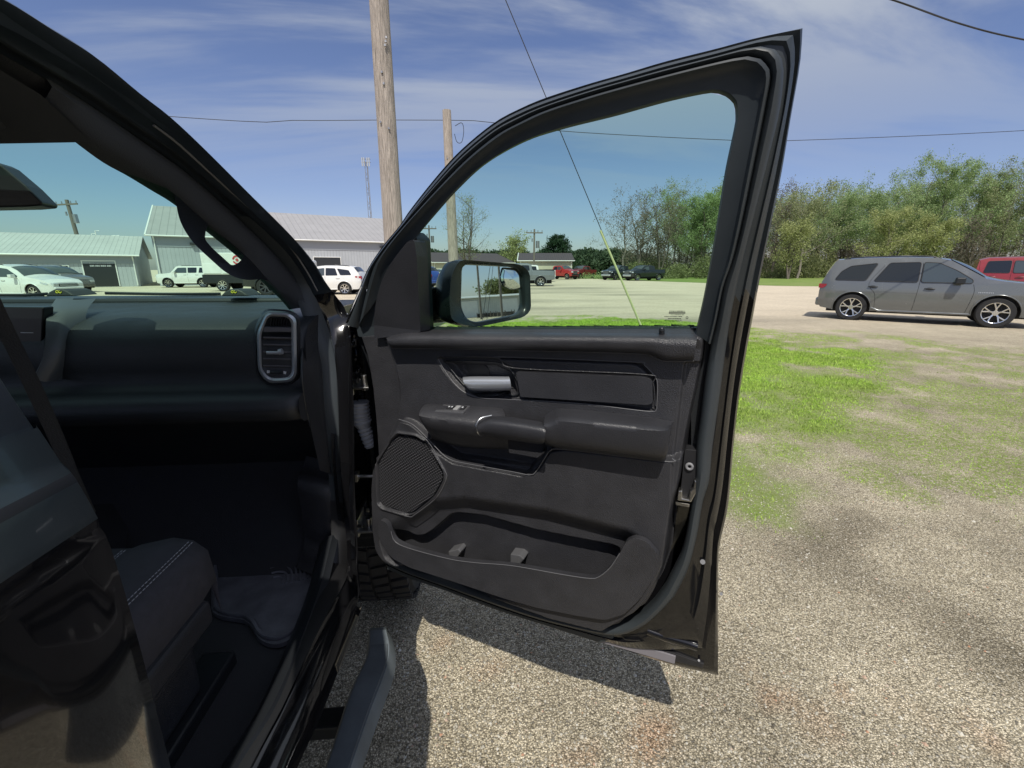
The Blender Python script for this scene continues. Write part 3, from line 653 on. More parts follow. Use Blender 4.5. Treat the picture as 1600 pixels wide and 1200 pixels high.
rows = [ # px, ytop, depth, width px, leaf, nleaf, bark, note
 (978,318,76,70,'bud',700,'bare low spreading tree leaning out at the left end of the wood'),
 (1004,300,80,60,'bud',900,'slim bare tree just right of the leaning tree at the wood edge'),
 (1040,284,78,64,'bud',1300,'tall bare tree with reddish buds seen through the door window'),
 (1062,278,84,56,'olive',1200,'tall thinly budded tree standing over the black pickups'),
 (1082,298,80,50,'spring',2600,'slim tree leafing out seen near the rear of the door window'),
 (1106,290,78,54,'spring',3400,'fresh green tree showing at the upper rear corner of the door window'),
 (1130,292,82,60,'spring',3200,'green tree mostly hidden behind the rear door frame'),
 (1186,300,84,60,'olive',1600,'olive budded tree directly behind the rear door frame'),
 (1226,272,74,66,'bud',1300,'pale bare tree rising just right of the door edge'),
 (1262,312,70,80,'olive',3200,'low olive tree between the door edge and the grey wagon roof'),
 (1300,298,80,74,'spring',3800,'round green tree above the rear of the grey wagon'),
 (1336,292,84,76,'spring',3800,'broad green tree over the rear side window of the grey wagon'),
 (1374,290,76,72,'spring',4200,'dense green tree over the middle of the grey wagon roof'),
 (1412,278,82,64,'spring',3400,'green tree with visible trunks over the front door of the grey wagon'),
 (1440,262,76,66,'spring',3600,'tall pointed green tree left of the tallest one'),
 (1488,250,74,84,'spring',4600,'tallest green tree of the wood with wispy top'),
 (1524,272,78,70,'spring',3800,'green tree immediately right of the tallest one'),
 (1560,282,82,70,'olive',3200,'greyish olive tree behind the red pickup'),
 (1592,262,74,80,'olive',3600,'big olive tree at the right edge of the picture'),
 (1640,250,78,90,'spring',3000,'green tree just leaving the picture at the right edge'),
 (1456,330,68,60,'yellow',4200,'low yellow green tree in front of the wood above the windshield of the grey wagon'),
 (1395,345,68,56,'yellow',3200,'small yellowish tree in front of the wood above the grey wagon'),
 (1245,352,66,46,'yellow',2200,'small leaning yellowish tree beside the door edge'),
 (1530,350,68,62,'bud',1200,'low bare tangled tree behind the red pickup'),
]
for i, (px, yt, y, wp, lf, nl, lab) in enumerate(rows):
    treepx('broadleaf_tree' if lf != 'bud' else 'bare_tree', px, yt, y, wp, lab, leaf=lf, nleaf=int(nl*(3.9 if lf != 'bud' else 3)), seed=10+i, group=GR, fn=tree2, size=.105,
           bark=BARKL if i % 3 == 0 else BARK, low=.34 if yt < 330 else .15, stems=1+(i*7) % 3, openness=.4+.3*(i % 3), trunk=.15+.05*(i % 2))
treepx('bare_tree', 728, 303, 68, 74, 'rounded tree with bare twigs behind the shorter wooden pole', leaf='olive', nleaf=3600, seed=91, fn=tree2, size=.07, low=.18, stems=3, trunk=.14)
treepx('budding_tree', 808, 376, 95, 56, 'small yellowish tree rising over the brown roofs', leaf='yellow', nleaf=3400, seed=92, size=.16, fn=tree2, stems=3)
def pine(px, ytop, y, wpx, label, seed=5):
    top = YP(px, ytop, y); wm = abs(YP(px+wpx/2, ytop, y)[0]-YP(px-wpx/2, ytop, y)[0])/2; h = top[2]
    T = thing('pine_tree', (top[0], y, 0), label, 'tree'); rng = np.random.default_rng(seed)
    mesh('trunk', tube([(0, 0, -.1), (.1, 0, h*.5), (0, 0, h*.97)], [.25, .15, .03], 7), BARK, T, local=True)
    q = []; L = []
    for k in range(90):
        f = rng.uniform(.12, 1); z = h*(1-f*.88); a = rng.uniform(0, 6.28); rr = wm*(f**.7)*rng.uniform(.75, 1.15) if f < .8 else wm*rng.uniform(.5, .9)
        e = (math.cos(a)*rr, math.sin(a)*rr, z+rr*.22); q.append(tube([(0, 0, z), e], [.05, .015], 4, False))
        m = 95; s = rng.uniform(.25, 1.05, m)[:, None]; L.append(np.array([[0, 0, z]])+(np.array(e)-np.array([0, 0, z]))*s+rng.normal(0, .24, (m, 3)))
    c = np.concatenate(L); n = len(c); a = rng.normal(0, 1, (n, 3)); a[:, 2] += .6; a /= np.linalg.norm(a, axis=1)[:, None]; b_ = np.cross(a, rng.normal(0, 1, (n, 3))); b_ /= np.linalg.norm(b_, axis=1)[:, None]
    V = np.stack([c-a*.28, c+b_*.07, c+a*.28, c-b_*.07], 1).reshape(-1, 3); v0, f0 = join(*q); n0 = len(v0)
    me = bpy.data.meshes.new('crown'); me.from_pydata(v0+V.tolist(), [], f0+[(n0+4*i, n0+4*i+1, n0+4*i+2, n0+4*i+3) for i in range(n)])
    me.materials.append(BARK); me.materials.append(LEAF['dark']); me.polygons.foreach_set('material_index', [0]*len(f0)+[1]*n)
    o = bpy.data.objects.new('crown', me); COL.objects.link(o); o.parent = T
pine(871, 364, 88, 76, 'dense dark pine rising behind the cream garage')
# undergrowth and far woods: nobody could count it
def bushes(name, spots, label, leaf, per=900, size=.22, seed=1, cat='bushes'):
    rng = np.random.default_rng(seed); C_, = [[]]
    for (x, y, w_, h_) in spots:
        m = int(per*w_*h_/6); u = rng.normal(0, 1, (m, 3)); u /= np.linalg.norm(u, axis=1)[:, None]; rr = rng.uniform(.45, 1.05, m)[:, None]
        C_.append(np.array([x, y, h_*.42])+u*rr*np.array([w_/2, w_/2, h_*.58])+rng.normal(0, .18, (m, 3)))
    c = np.concatenate(C_); c[:, 2] = np.abs(c[:, 2]); n = len(c)
    a = rng.normal(0, 1, (n, 3)); a /= np.linalg.norm(a, axis=1)[:, None]; b_ = np.cross(a, rng.normal(0, 1, (n, 3))); b_ /= np.linalg.norm(b_, axis=1)[:, None]
    s = (size*rng.uniform(.5, 1.4, n))[:, None]; V = np.stack([c-a*s, c+b_*s*.5, c+a*s, c-b_*s*.5], 1).reshape(-1, 3)
    me = bpy.data.meshes.new(name); me.vertices.add(n*4); me.vertices.foreach_set('co', V.ravel()); me.loops.add(n*4); me.loops.foreach_set('vertex_index', np.arange(n*4))
    me.polygons.add(n); me.polygons.foreach_set('loop_start', np.arange(0, n*4, 4)); me.update(calc_edges=True); me.materials.append(LEAF[leaf])
    o = bpy.data.objects.new(name, me); COL.objects.link(o); return tag(o, label, cat, kind='stuff')
rb = random.Random(8)
def brow(pxs, y, h0, h1, w_=5):
    return [(at(px, y)[0]+rb.uniform(-1, 1), y+rb.uniform(-3, 3), w_*rb.uniform(.7, 1.3), rb.uniform(h0, h1)) for px in pxs]
bushes('undergrowth', brow(range(1010, 1720, 23), 71, 1.2, 3.6, 4)+brow(range(1000, 1720, 31), 80, 2, 5.5), 'tangled green undergrowth along the foot of the wood', 'bush', per=480, seed=3, size=.15)
def wood_mass(name, items, label, leafs):
    """far trees standing so close behind the first rows that they read as one mass"""
    V, Fc, MI = [], [], []
    for i, (px, yt, y, wp) in enumerate(items):
        lf = leafs[i % len(leafs)]; n0 = set(bpy.data.objects)
        T = treepx('tmp', px, yt, y, wp, '', leaf=lf, nleaf=7000 if lf != 'bud' else 3500, seed=300+i, fn=tree2, size=.14, low=.2, stems=1+i % 3, trunk=.18)
        for o in list(T.children):
            me = o.data; b0 = len(V); V += [(v.co.x+T.location.x, v.co.y+T.location.y, v.co.z) for v in me.vertices]
            for p_ in me.polygons: Fc.append([b0+k for k in p_.vertices]); MI.append(0 if p_.material_index == 0 else 1+leafs.index(lf))
            bpy.data.objects.remove(o)
        bpy.data.objects.remove(T)
    me = bpy.data.meshes.new(name); me.from_pydata(V, [], Fc); me.materials.append(BARK)
    for l in leafs: me.materials.append(LEAF[l])
    me.polygons.foreach_set('material_index', MI); me.update(); o = bpy.data.objects.new(name, me); COL.objects.link(o); tag(o, label, 'wood', kind='stuff')
rw = random.Random(21)
def topline(x): return float(np.interp(x, [970,1000,1040,1090,1150,1220,1260,1330,1400,1440,1490,1530,1560,1600,1700], [345,318,296,300,296,292,312,300,292,278,268,282,292,276,265]))
wood_mass('back_wood', [(x, topline(x)+rw.uniform(-4, 16), 96+rw.uniform(-5, 8), rw.uniform(52, 80)) for x in range(1050, 1730, 24)], 'deeper part of the wood, hazy green crowns closing the gaps between the front trees', ['spring', 'olive', 'spring', 'yellow', 'bud'])
bushes('brushwood', brow(range(985, 1720, 21), 86, 3, 8, 7), 'brown leafless brushwood between the trunks of the wood', 'bud', per=300, seed=5, size=.16)
bushes('distant_wood', brow(range(640, 1010, 7), 150, 5, 8, 10)+brow(range(870, 1000, 9), 120, 3, 6.5, 8), 'dark line of distant woods beyond the lot', 'far', per=260, size=.5, seed=4, cat='woods')
bushes('low_weeds', brow(range(925, 965, 7), 70, .6, 1.0, 2), 'low bright green weeds between the red and black pickups', 'spring', per=900, size=.12, seed=6, cat='weeds')
# ================================================================== VEHICLES ACROSS THE LOT
def carpaint(name, col, rough=.3, metal=.0): return mat(name, col, rough, metal=metal, coat=.6, var=.04, vscale=3)
def wheel_mesh(r, wd, spokes, T, pos, rim, side, detail=True):
    """tyre, with the rim as its child; axis along local y"""
    x, y, z = pos; rr = r*.70
    prof = [(rr, -wd/2), (r*.93, -wd/2), (r, -wd*.36), (r, wd*.36), (r*.93, wd/2), (rr, wd/2)]; n = 36
    V = []; Fc = []
    for k in range(n):
        a = 2*math.pi*k/n
        for (q, yy) in prof: V.append((x+q*math.cos(a), y+yy, z+q*math.sin(a)))
    m = len(prof)
    for k in range(n):
        for i in range(m): Fc.append((k*m+i, k*m+(i+1) % m, ((k+1) % n)*m+(i+1) % m, ((k+1) % n)*m+i))
    w_ = mesh('wheel', (V, Fc), M['tyre'], T, smooth=35, local=True)
    yo = y+side*wd*.34; parts = []
    # rim ring and dark dish
    V = []; Fc = []; pr = [(rr*1.02, -wd*.3*side), (rr*1.03, side*wd*.14), (rr*.93, side*wd*.12), (rr*.90, -wd*.3*side)]
    for k in range(n):
        a = 2*math.pi*k/n
        for (q, yy) in pr: V.append((x+q*math.cos(a), yo+yy, z+q*math.sin(a)))
    for k in range(n):
        for i in range(3): Fc.append((k*4+i, k*4+i+1, ((k+1) % n)*4+i+1, ((k+1) % n)*4+i))
    parts.append((V, Fc))
    for k in range(spokes):
        a0 = 2*math.pi*k/spokes+.3
        segs = [((.10, 0, .052), (.46, 0, .048)), ((.40, 0, .040), (.97, .23, .040)), ((.40, 0, .040), (.97, -.23, .040))] if spokes <= 5 else [((.10, 0, .06), (.97, 0, .07))]
        for (q0, e0, w0), (q1, e1, w1) in segs:
            a1 = a0+e1; w0 *= r/ .8*.8; w1 *= r; w0 = w0
            c0 = (x+rr*q0*math.cos(a0+e0), z+rr*q0*math.sin(a0+e0)); c1 = (x+rr*q1*math.cos(a1), z+rr*q1*math.sin(a1))
            dx_, dz_ = c1[0]-c0[0], c1[1]-c0[1]; l_ = math.hypot(dx_, dz_); tx, tz = -dz_/l_, dx_/l_
            V = [(c0[0]-tx*w0, yo+side*.03, c0[1]-tz*w0), (c0[0]+tx*w0, yo+side*.03, c0[1]+tz*w0), (c1[0]+tx*w1, yo+side*.045, c1[1]+tz*w1), (c1[0]-tx*w1, yo+side*.045, c1[1]-tz*w1)]
            V += [(v[0], v[1]-side*.05, v[2]) for v in V]
            parts.append((V, [(0,1,2,3),(4,7,6,5),(0,4,5,1),(1,5,6,2),(2,6,7,3),(3,7,4,0)]))
    V = [(x+r*.17*math.cos(2*math.pi*k/12), yo+side*.04, z+r*.17*math.sin(2*math.pi*k/12)) for k in range(12)]; V += [(v[0], yo-side*.03, v[2]) for v in V]
    parts.append((V, [tuple(range(12))]+[(k, (k+1) % 12, 12+(k+1) % 12, 12+k) for k in range(12)]))
    mesh('rim', join(*parts), rim, w_, local=True, bevel=.004 if detail else 0)
    V = [(x+rr*math.cos(2*math.pi*k/24), yo-side*wd*.22, z+rr*math.sin(2*math.pi*k/24)) for k in range(24)]
    mesh('brake_disc', (V, [tuple(range(24))]), M['underbody'], w_, local=True)
    return w_
class Car:
    def __init__(s, sp): s.__dict__.update(sp)
    def zt(s, x): return float(np.interp(x, *zip(*s.top)))
    def cr(s, x):
        return s.crown+.09*math.exp(-((x-(s.ws[0]+s.ws[1])/2-.1)/.42)**2)
    def zb(s, x):
        z = float(np.interp(x, *zip(*s.bot)))
        for xw in s.wx:
            ra = s.r+s.gap
            if abs(x-xw) < ra: z = max(z, s.r+math.sqrt(ra*ra-(x-xw)**2)*1.0)
        return z
    def f(s, x, z):
        q = abs(2*x/s.L-1); pl = 1-.05*q*q-.16*max(0, (q-.82)/.18)**2.2
        w_ = s.W/2*pl; mid = s.belt-.28
        if z < mid: w_ -= .09*((mid-z)/.6)**2
        elif z > mid:
            w_ -= .02*min(1, (z-mid)/.28)
        if z > s.belt: w_ -= s.lean*(z-s.belt)+.10*max(0, (z-s.belt)/(max(s.zmax-s.belt, .1))-.82)**2*8*.3
        # crease
        w_ += .012*math.exp(-((z-s.crease)/.05)**2)
        return w_
def make_car(sp, loc, heading, label, cat, group=None, name=None, detail=True, paint=None):
    c = Car(sp); c.zmax = max(z for _, z in c.top)
    T = thing(name or sp['name'], (loc[0], loc[1], 0), label, cat, group)
    T.rotation_euler.z = math.atan2(heading[1], heading[0])
    pm = paint or sp['paint']; L, x0 = c.L, c.L/2
    X = set(np.linspace(0, L, 48 if not detail else 110).tolist())
    for xw in c.wx:
        ra = c.r+c.gap
        for k in range(-12, 13): X.add(xw+ra*math.sin(k/12*math.pi/2))
        X.add(xw-ra-.001); X.add(xw+ra+.001)
    for x, _ in c.top: X.add(x)
    X = sorted(x for x in X if 0 <= x <= L); K = 16 if detail else 9
    P = lambda x, y, z: (x-x0, y, z)
    V = []; Fc = []; rows = []
    for x in X:
        zb_, zt_ = c.zb(x), c.zt(x); zt_ = max(zt_, zb_+.02); row = []
        for i in range(K+1):
            z = zb_+(zt_-zb_)*i/K; row.append(P(x, -c.f(x, z), z))
        w_ = c.f(x, zt_); cr = c.cr(x)
        for yy in (-.92, -.75, -.4, 0, .4, .75, .92): row.append(P(x, yy*w_, zt_+cr*(1-yy*yy)))
        for i in range(K, -1, -1):
            z = zb_+(zt_-zb_)*i/K; row.append(P(x, c.f(x, z), z))
        rows.append(row)
    n = len(rows[0])
    for r_ in rows: V += r_
    for i in range(len(rows)-1):
        for k in range(n-1): Fc.append((i*n+k, i*n+k+1, (i+1)*n+k+1, (i+1)*n+k))
    for e in (0, len(rows)-1):
        for k in range(n//2):
            a, b_, c_, d_ = e*n+k, e*n+k+1, e*n+n-2-k, e*n+n-1-k
            if b_ != c_: Fc.append((a, b_, c_, d_) if b_ < c_ else (a, b_, d_))
    mesh('body', (V, Fc), pm, T, smooth=32, local=True)
    ub = .34
    mesh('underbody', join(box(-x0+.25, x0-.35, -c.W/2+.30, c.W/2-.30, .24, c.belt-.35), box(-x0+.2, x0-.3, -c.W/2+.13, c.W/2-.13, c.r*1.15+.1, c.belt-.30)), M['underbody'], T, local=True)
    # side windows
    def side_patch(nm, poly, m, off=.006, sides=(-1, 1), parent=T, thick=True):
        A = rounded(poly, .05, 3); xs_ = [p[0] for p in A]; 
        Q = resample(list(A)+[A[0]], 60, smooth=False)[:-1]
        tri = tessellate_polygon([[Vector((p[0], p[1], 0)) for p in Q]])
        obs = []
        for s in sides:
            V = [P(p[0], s*(c.f(p[0], p[1])+off), p[1]) for p in Q]
            obs.append(mesh(nm, (V, [t_ if s > 0 else t_[::-1] for t_ in tri]), m, parent, local=True))
        return obs
    for poly in c.win:
        wm = M['carglass'] if poly[0] == 'd' else M['carglass2']
        for s in (-1, 1):
            g_ = side_patch('window', poly[1], wm, off=.010, sides=(s,))
            if detail:
                ring = [P(p[0], s*(c.f(p[0], p[1])+.011), p[1]) for p in resample(list(rounded(poly[1], .05, 3))+[rounded(poly[1], .05, 3)[0]], 70, smooth=False)]
                mesh('window_seal', tube(ring, .011, 5, False), M['seal2'], g_[0], local=True)
    # windshield and rear glass over the top strip
    def top_patch(nm, xa, xb, m, inset=.05, parent=T):
        rws = []
        for x in np.linspace(xa, xb, 10):
            zt_ = c.zt(x); w_ = c.f(x, zt_)-inset*.6; rws.append([P(x+.006*(1 if xb > L/2 else -1), yy*w_, zt_+c.cr(x)*(1-(yy*.95)**2)+.014) for yy in np.linspace(-1, 1, 11)])
        return mesh(nm, loft(rws), m, parent, smooth=180, local=True)
    top_patch('windshield', *c.ws, m=M['carglass2'])
    if c.rg: top_patch('rear_window', *c.rg, m=M['carglass'])
    for s in (-1, 1):
        for xw in c.wx: wheel_mesh(c.r, .25, c.spokes, T, (xw-x0, s*(c.W/2-.155), c.r), c.rim, s, detail)
        if c.lips:                            # black wheel arch cladding / lip
            for xw in c.wx:
                ra = c.r+c.gap+.012; pts = []
                for k in range(-16, 17):
                    a = k/16*math.pi*.56; x, z = xw+ra*math.sin(a), c.r+ra*math.cos(a); pts.append(P(x, s*(c.f(min(max(x, 0), L), z)+.004), z))
                mesh('arch_moulding', tube(pts, c.lips, 6), c.lipmat or pm, T, smooth=60, local=True)
        # mirror
        mx_, mz = c.mir; yb = c.f(mx_, mz)
        V, Fc = box(mx_-x0-.10, mx_-x0+.09, min(s*(yb+.06), s*(yb+.27)), max(s*(yb+.06), s*(yb+.27)), mz-.02, mz+.15)
        mo = mesh('side_mirror', join((V, Fc), box(mx_-x0-.02, mx_-x0+.06, min(s*(yb-.03), s*(yb+.08)), max(s*(yb-.03), s*(yb+.08)), mz-.02, mz+.04)), c.mirmat or pm, T, bevel=.03, seg=2, local=True)
        # handles
        for hx, hz in c.handles:
            hh_ = [P(hx+q, s*(c.f(hx+q, hz)+.025+.012*math.cos(q/.11*1.5)), hz) for q in np.linspace(-.11, .11, 6)]
            ho = mesh('door_handle', tube(hh_, .017, 6), c.hmat or pm, T, smooth=60, local=True)
            if detail: mesh('handle_recess', ([P(hx+.085*math.cos(a), s*(c.f(hx, hz)+.004), hz-.005+.035*math.sin(a)) for a in np.linspace(0, 2*math.pi, 16, endpoint=False)], [tuple(range(16))]), M['seal2'], ho, local=True)
        # door seams
        for ln_ in c.seams:
            pts = [P(p[0], s*(c.f(p[0], p[1])-.001), p[1]) for p in resample(ln_, 24)]
            mesh('door_gap', tube(pts, .006, 4, False), M['seal2'], T, local=True)
        if c.rocker:
            xa, xb = c.wx[0]+c.r+c.gap, c.wx[1]-c.r-c.gap
            mesh('rocker_trim', tube([P(x, s*(c.f(x, c.zb(x))-.01), c.zb(x)+.02) for x in np.linspace(xa, xb, 12)], .035, 8), c.rockmat or pm, T, smooth=60, local=True)
        for nm, poly, mm in c.sidelamps: side_patch(nm, poly, mm, off=.012, sides=(s,))
        if c.rails:
            pts = [P(x, s*(c.f(x, c.zt(x))-.06), c.zt(x)+.035) for x in np.linspace(c.rails[0], c.rails[1], 14)]; pts[0] = (pts[0][0], pts[0][1], pts[0][2]-.04); pts[-1] = (pts[-1][0], pts[-1][1], pts[-1][2]-.04)
            mesh('roof_rail', tube(pts, .022, 6), M['satin'], T, smooth=60, local=True)
    # front: grille, headlamps, bumper, plate; rear: lamps, bumper
    fx = x0; fw = c.f(L, .7)
    gz0, gz1 = c.grille
    g_ = mesh('grille', box(fx-.02, fx+.02, -fw*.62, fw*.62, gz0, gz1), c.grmat or M['satin'], T, bevel=.01, local=True)
    mesh('grille_bar', join(*[box(fx+.018, fx+.035, -fw*.60, fw*.60, z-.012, z+.012) for z in np.linspace(gz0+.04, gz1-.04, 4)]), c.grbar or M['chrome'], g_, local=True)
    for s in (-1, 1):
        y0_, y1_ = sorted((s*fw*.66, s*fw*.98)); mesh('headlight', box(fx-.10, fx+.022, y0_, y1_, gz1-.13, gz1+.01), M['lamp'], T, bevel=.02, local=True)
        y0_, y1_ = sorted((s*fw*.70, s*fw*.99)); mesh('tail_light', box(-fx-.03, -fx+.10, y0_, y1_, c.tail[0], c.tail[1]), M['redlamp'], T, bevel=.015, local=True)
    mesh('front_bumper', box(fx-.12, fx+.06, -fw*.97, fw*.97, c.bump[0], c.bump[1]), c.bmat or pm, T, bevel=.05, seg=3, local=True)
    mesh('rear_bumper', box(-fx-.06, -fx+.12, -fw*.97, fw*.97, c.bump[0]+.02, c.bump[1]+.02), c.bmat or pm, T, bevel=.05, seg=3, local=True)
    if c.bed:
        xa, xb, zbd = c.bed; wv = c.f((xa+xb)/2, zbd)-.06
        mesh('bed_cover', box(xa-x0, xb-x0, -wv, wv, zbd+.002, zbd+c.crown+.02), M['satin'], T, local=True)
    return T, c
BASE = dict(gap=.07, crease=.62, crown=.05, spokes=5, rim=M['rimsilver'], lips=0, lipmat=None, mirmat=None, hmat=None, seams=[], rocker=True, rockmat=None, sidelamps=[],
            rails=None, grmat=None, grbar=None, bmat=None, bed=None, rg=None, lean=.33, tail=(.9, 1.08), bump=(.38, .62), handles=[], spokes_=0)
def spec(**k): d = dict(BASE); d.update(k); return d
WAGON = spec(name='suv', L=5.1, W=1.93, r=.385, wx=(1.12, 4.15), belt=1.12, lean=.30, crease=.60, lips=.018, gap=.065,
    top=[(0,.84),(.02,1.02),(.07,1.15),(.22,1.42),(.40,1.69),(.50,1.755),(1.2,1.80),(2.2,1.815),(2.8,1.79),(3.12,1.71),(3.48,1.48),(3.86,1.235),(4.2,1.185),(4.75,1.12),(4.98,1.04),(5.07,.92),(5.1,.76)],
    bot=[(0,.50),(.12,.36),(.6,.30),(4.6,.30),(4.95,.24),(5.1,.34)],
    mirmat=M['satin'], hmat=M['satin'], win=[('d',[(.50,1.18),(.68,1.42),(.95,1.58),(1.58,1.66),(1.36,1.17)]), ('d',[(1.54,1.155),(1.84,1.665),(2.51,1.68),(2.51,1.14)]), ('c',[(2.57,1.14),(2.57,1.68),(2.88,1.66),(3.26,1.46),(3.60,1.22),(3.60,1.13)])],
    ws=(3.12, 3.84), rg=(.14, .46), mir=(3.34, 1.13), handles=[(1.55, 1.0), (2.78, .97)], spokes=5,
    seams=[[(2.55,1.66),(2.55,1.1),(2.52,.6),(2.50,.36)], [(3.62,1.10),(3.66,.9),(3.62,.6),(3.58,.36)], [(1.74,1.60),(1.46,1.14),(1.50,.95),(1.62,.80),(1.66,.5),(1.66,.36)]],
    sidelamps=[('tail_light', [(.005,.93),(.02,1.06),(.26,1.06),(.22,.98),(.10,.93)], M['redlamp']), ('marker_lamp', [(4.66,.70),(4.68,.80),(4.76,.80),(4.76,.68)], M['amber']), ('headlight', [(4.74,.93),(4.78,1.01),(5.02,.95),(5.03,.88)], M['lamp'])],
    rails=(.75, 2.9), tail=(.93,1.06), grille=(.62,.84), paint=mat('grey wagon paint', (.14,.148,.15), .22, metal=.25, coat=1, var=.03, vscale=3))
def shrink(v):
    if isinstance(v, (tuple, list)) and len(v) == 2 and all(isinstance(q, (int, float)) for q in v): return (v[0]-.25 if v[0] > .9 else v[0]*.722, v[1])
    if isinstance(v, list): return [shrink(q) for q in v]
    if isinstance(v, tuple): return tuple(shrink(q) if isinstance(q, (list, tuple)) else q for q in v)
    return v
for k_ in ('top', 'bot', 'win', 'handles', 'seams', 'sidelamps'): WAGON[k_] = shrink(WAGON[k_])
WAGON['L'] = 4.85; WAGON['wx'] = (.87, 3.90); WAGON['ws'] = (2.87, 3.59); WAGON['rg'] = (.10, .33); WAGON['mir'] = (3.09, 1.13); WAGON['rails'] = (.5, 2.65)
r0, r1_ = G(1328, 500), G(1545, 512); hd = (r1_-r0)/np.linalg.norm(r1_-r0); nrm = np.array([hd[1], -hd[0], 0]); nrm = nrm if nrm.dot(r0) < 0 else -nrm
mid = (r0+r1_)/2 - nrm*(.97-.10) + hd*((4.85/2)-(.87+3.90)/2)
GW, gc_ = make_car(WAGON, mid, hd, 'medium grey three-row wagon with split-spoke alloy wheels parked on the gravel at right', 'suv', name='parked_suv')
q = []
for k, wd_ in enumerate([.03,.035,.02,.03]): q.append(k)
xx = 3.49; qb = []
for k in range(9):
    xa = xx+k*.033; qb.append(([(xa-2.425, s_*0-(gc_.f(xa, .90)+.008), .885) for s_ in (1,)]+[(xa+.02-2.425, -(gc_.f(xa, .9)+.008), .885), (xa+.02-2.425, -(gc_.f(xa, .9)+.008), .905), (xa-2.425, -(gc_.f(xa, .9)+.008), .905)], [(0,1,2,3)]))
mesh('door_badge', join(*qb), M['chrome'], GW, local=True)
def PU(**k):
    d = spec(name='pickup', L=5.85, W=2.03, r=.41, wx=(1.25, 4.85), belt=1.30, lean=.28, crease=.95, gap=.09, lips=.03, lipmat=None,
    top=[(0,1.20),(.02,1.33),(.05,1.34),(1.98,1.37),(2.0,1.37),(2.06,1.82),(2.3,1.90),(3.2,1.92),(3.6,1.88),(4.0,1.62),(4.33,1.38),(4.6,1.34),(5.3,1.27),(5.7,1.20),(5.82,1.08),(5.85,.9)],
    bot=[(0,.62),(.5,.55),(5.4,.50),(5.85,.52)],
    win=[('d',[(2.22,1.36),(2.30,1.78),(2.92,1.80),(2.92,1.35)]), ('c',[(3.0,1.35),(3.0,1.80),(3.5,1.77),(4.0,1.42),(4.0,1.36)])],
    ws=(3.66, 4.30), rg=None, mir=(3.85, 1.34), handles=[(2.45,1.2),(3.2,1.2)], spokes=6, tail=(1.0,1.3), bump=(.55,.78), bmat=M['chrome'],
    seams=[[(2.96,1.85),(2.96,1.2),(2.96,.62)], [(2.08,1.8),(2.10,1.2),(2.12,.62)], [(4.12,1.3),(4.14,1.0),(4.10,.62)]],
    sidelamps=[('headlight', [(5.55,1.0),(5.58,1.15),(5.78,1.13),(5.80,1.0)], M['lamp'])], bed=(.10,1.9,1.35), grille=(.80,1.18), grmat=M['satin'], grbar=M['chrome'], paint=None)
    d.update(k); return d
RED2 = carpaint('dark red paint', (.17,.02,.022)); RED1 = carpaint('bright red paint', (.42,.03,.03)); BLK = carpaint('blue black paint', (.012,.015,.019)); GRY = carpaint('slate grey paint', (.17,.185,.20)); WHT = carpaint('white paint', (.72,.72,.70))
DGR = carpaint('dark grey paint', (.11,.105,.10)); BLUE = carpaint('blue paint', (.03,.08,.36)); SIL = carpaint('pale silver paint', (.50,.54,.48)); WIN = carpaint('wine red paint', (.24,.022,.028))
# red pickup behind the grey wagon
p = G(1500, 479); make_car(PU(paint=WIN), (p[0]+.9, p[1]-.6), (.70,-.71), 'wine red pickup parked directly behind the grey wagon', 'pickup truck', name='parked_pickup')
p = G(1650, 468); make_car(PU(paint=BLK), (p[0]+1, p[1]+0), (.55,-.83), 'black pickup half out of the picture beyond the wine red one', 'pickup truck', name='parked_pickup')
def put(sp, px, base, head, label, cat, name, paint=None, off=(0, 0)):
    p = G(px, base); return make_car(sp, (p[0]+off[0], p[1]+off[1]), head, label, cat, name=name, detail=False, paint=paint)
put(PU(), 1006, 438.2, (-.93,-.36), 'black crew cab pickup with bright grille parked nose left before the wood', 'pickup truck', 'parked_pickup', BLK)
put(PU(), 966, 437.2, (-.80,-.60), 'dark pickup parked beyond the black one with bright grille', 'pickup truck', 'parked_pickup', BLK)
put(PU(L=5.6, bmat=M['satin']), 876, 436.2, (.60,-.80), 'bright red pickup parked in front of the cream garage', 'pickup truck', 'parked_pickup', RED1)
put(PU(L=5.6, bmat=M['satin']), 910, 435.2, (-.74,-.67), 'dark red older pickup parked at the right of the bright red one', 'pickup truck', 'parked_pickup', RED2)
g1 = G(845, 447.5); make_car(PU(paint=GRY, W=2.03), (g1[0]-1.65, g1[1]+1.0), (-1,.05), 'slate grey crew cab pickup seen past the right edge of the door mirror', 'pickup truck', name='parked_pickup', detail=True)
put(PU(), 829, 440, (-1,.1), 'white pickup mostly hidden behind the slate grey one', 'pickup truck', 'parked_pickup', WHT)
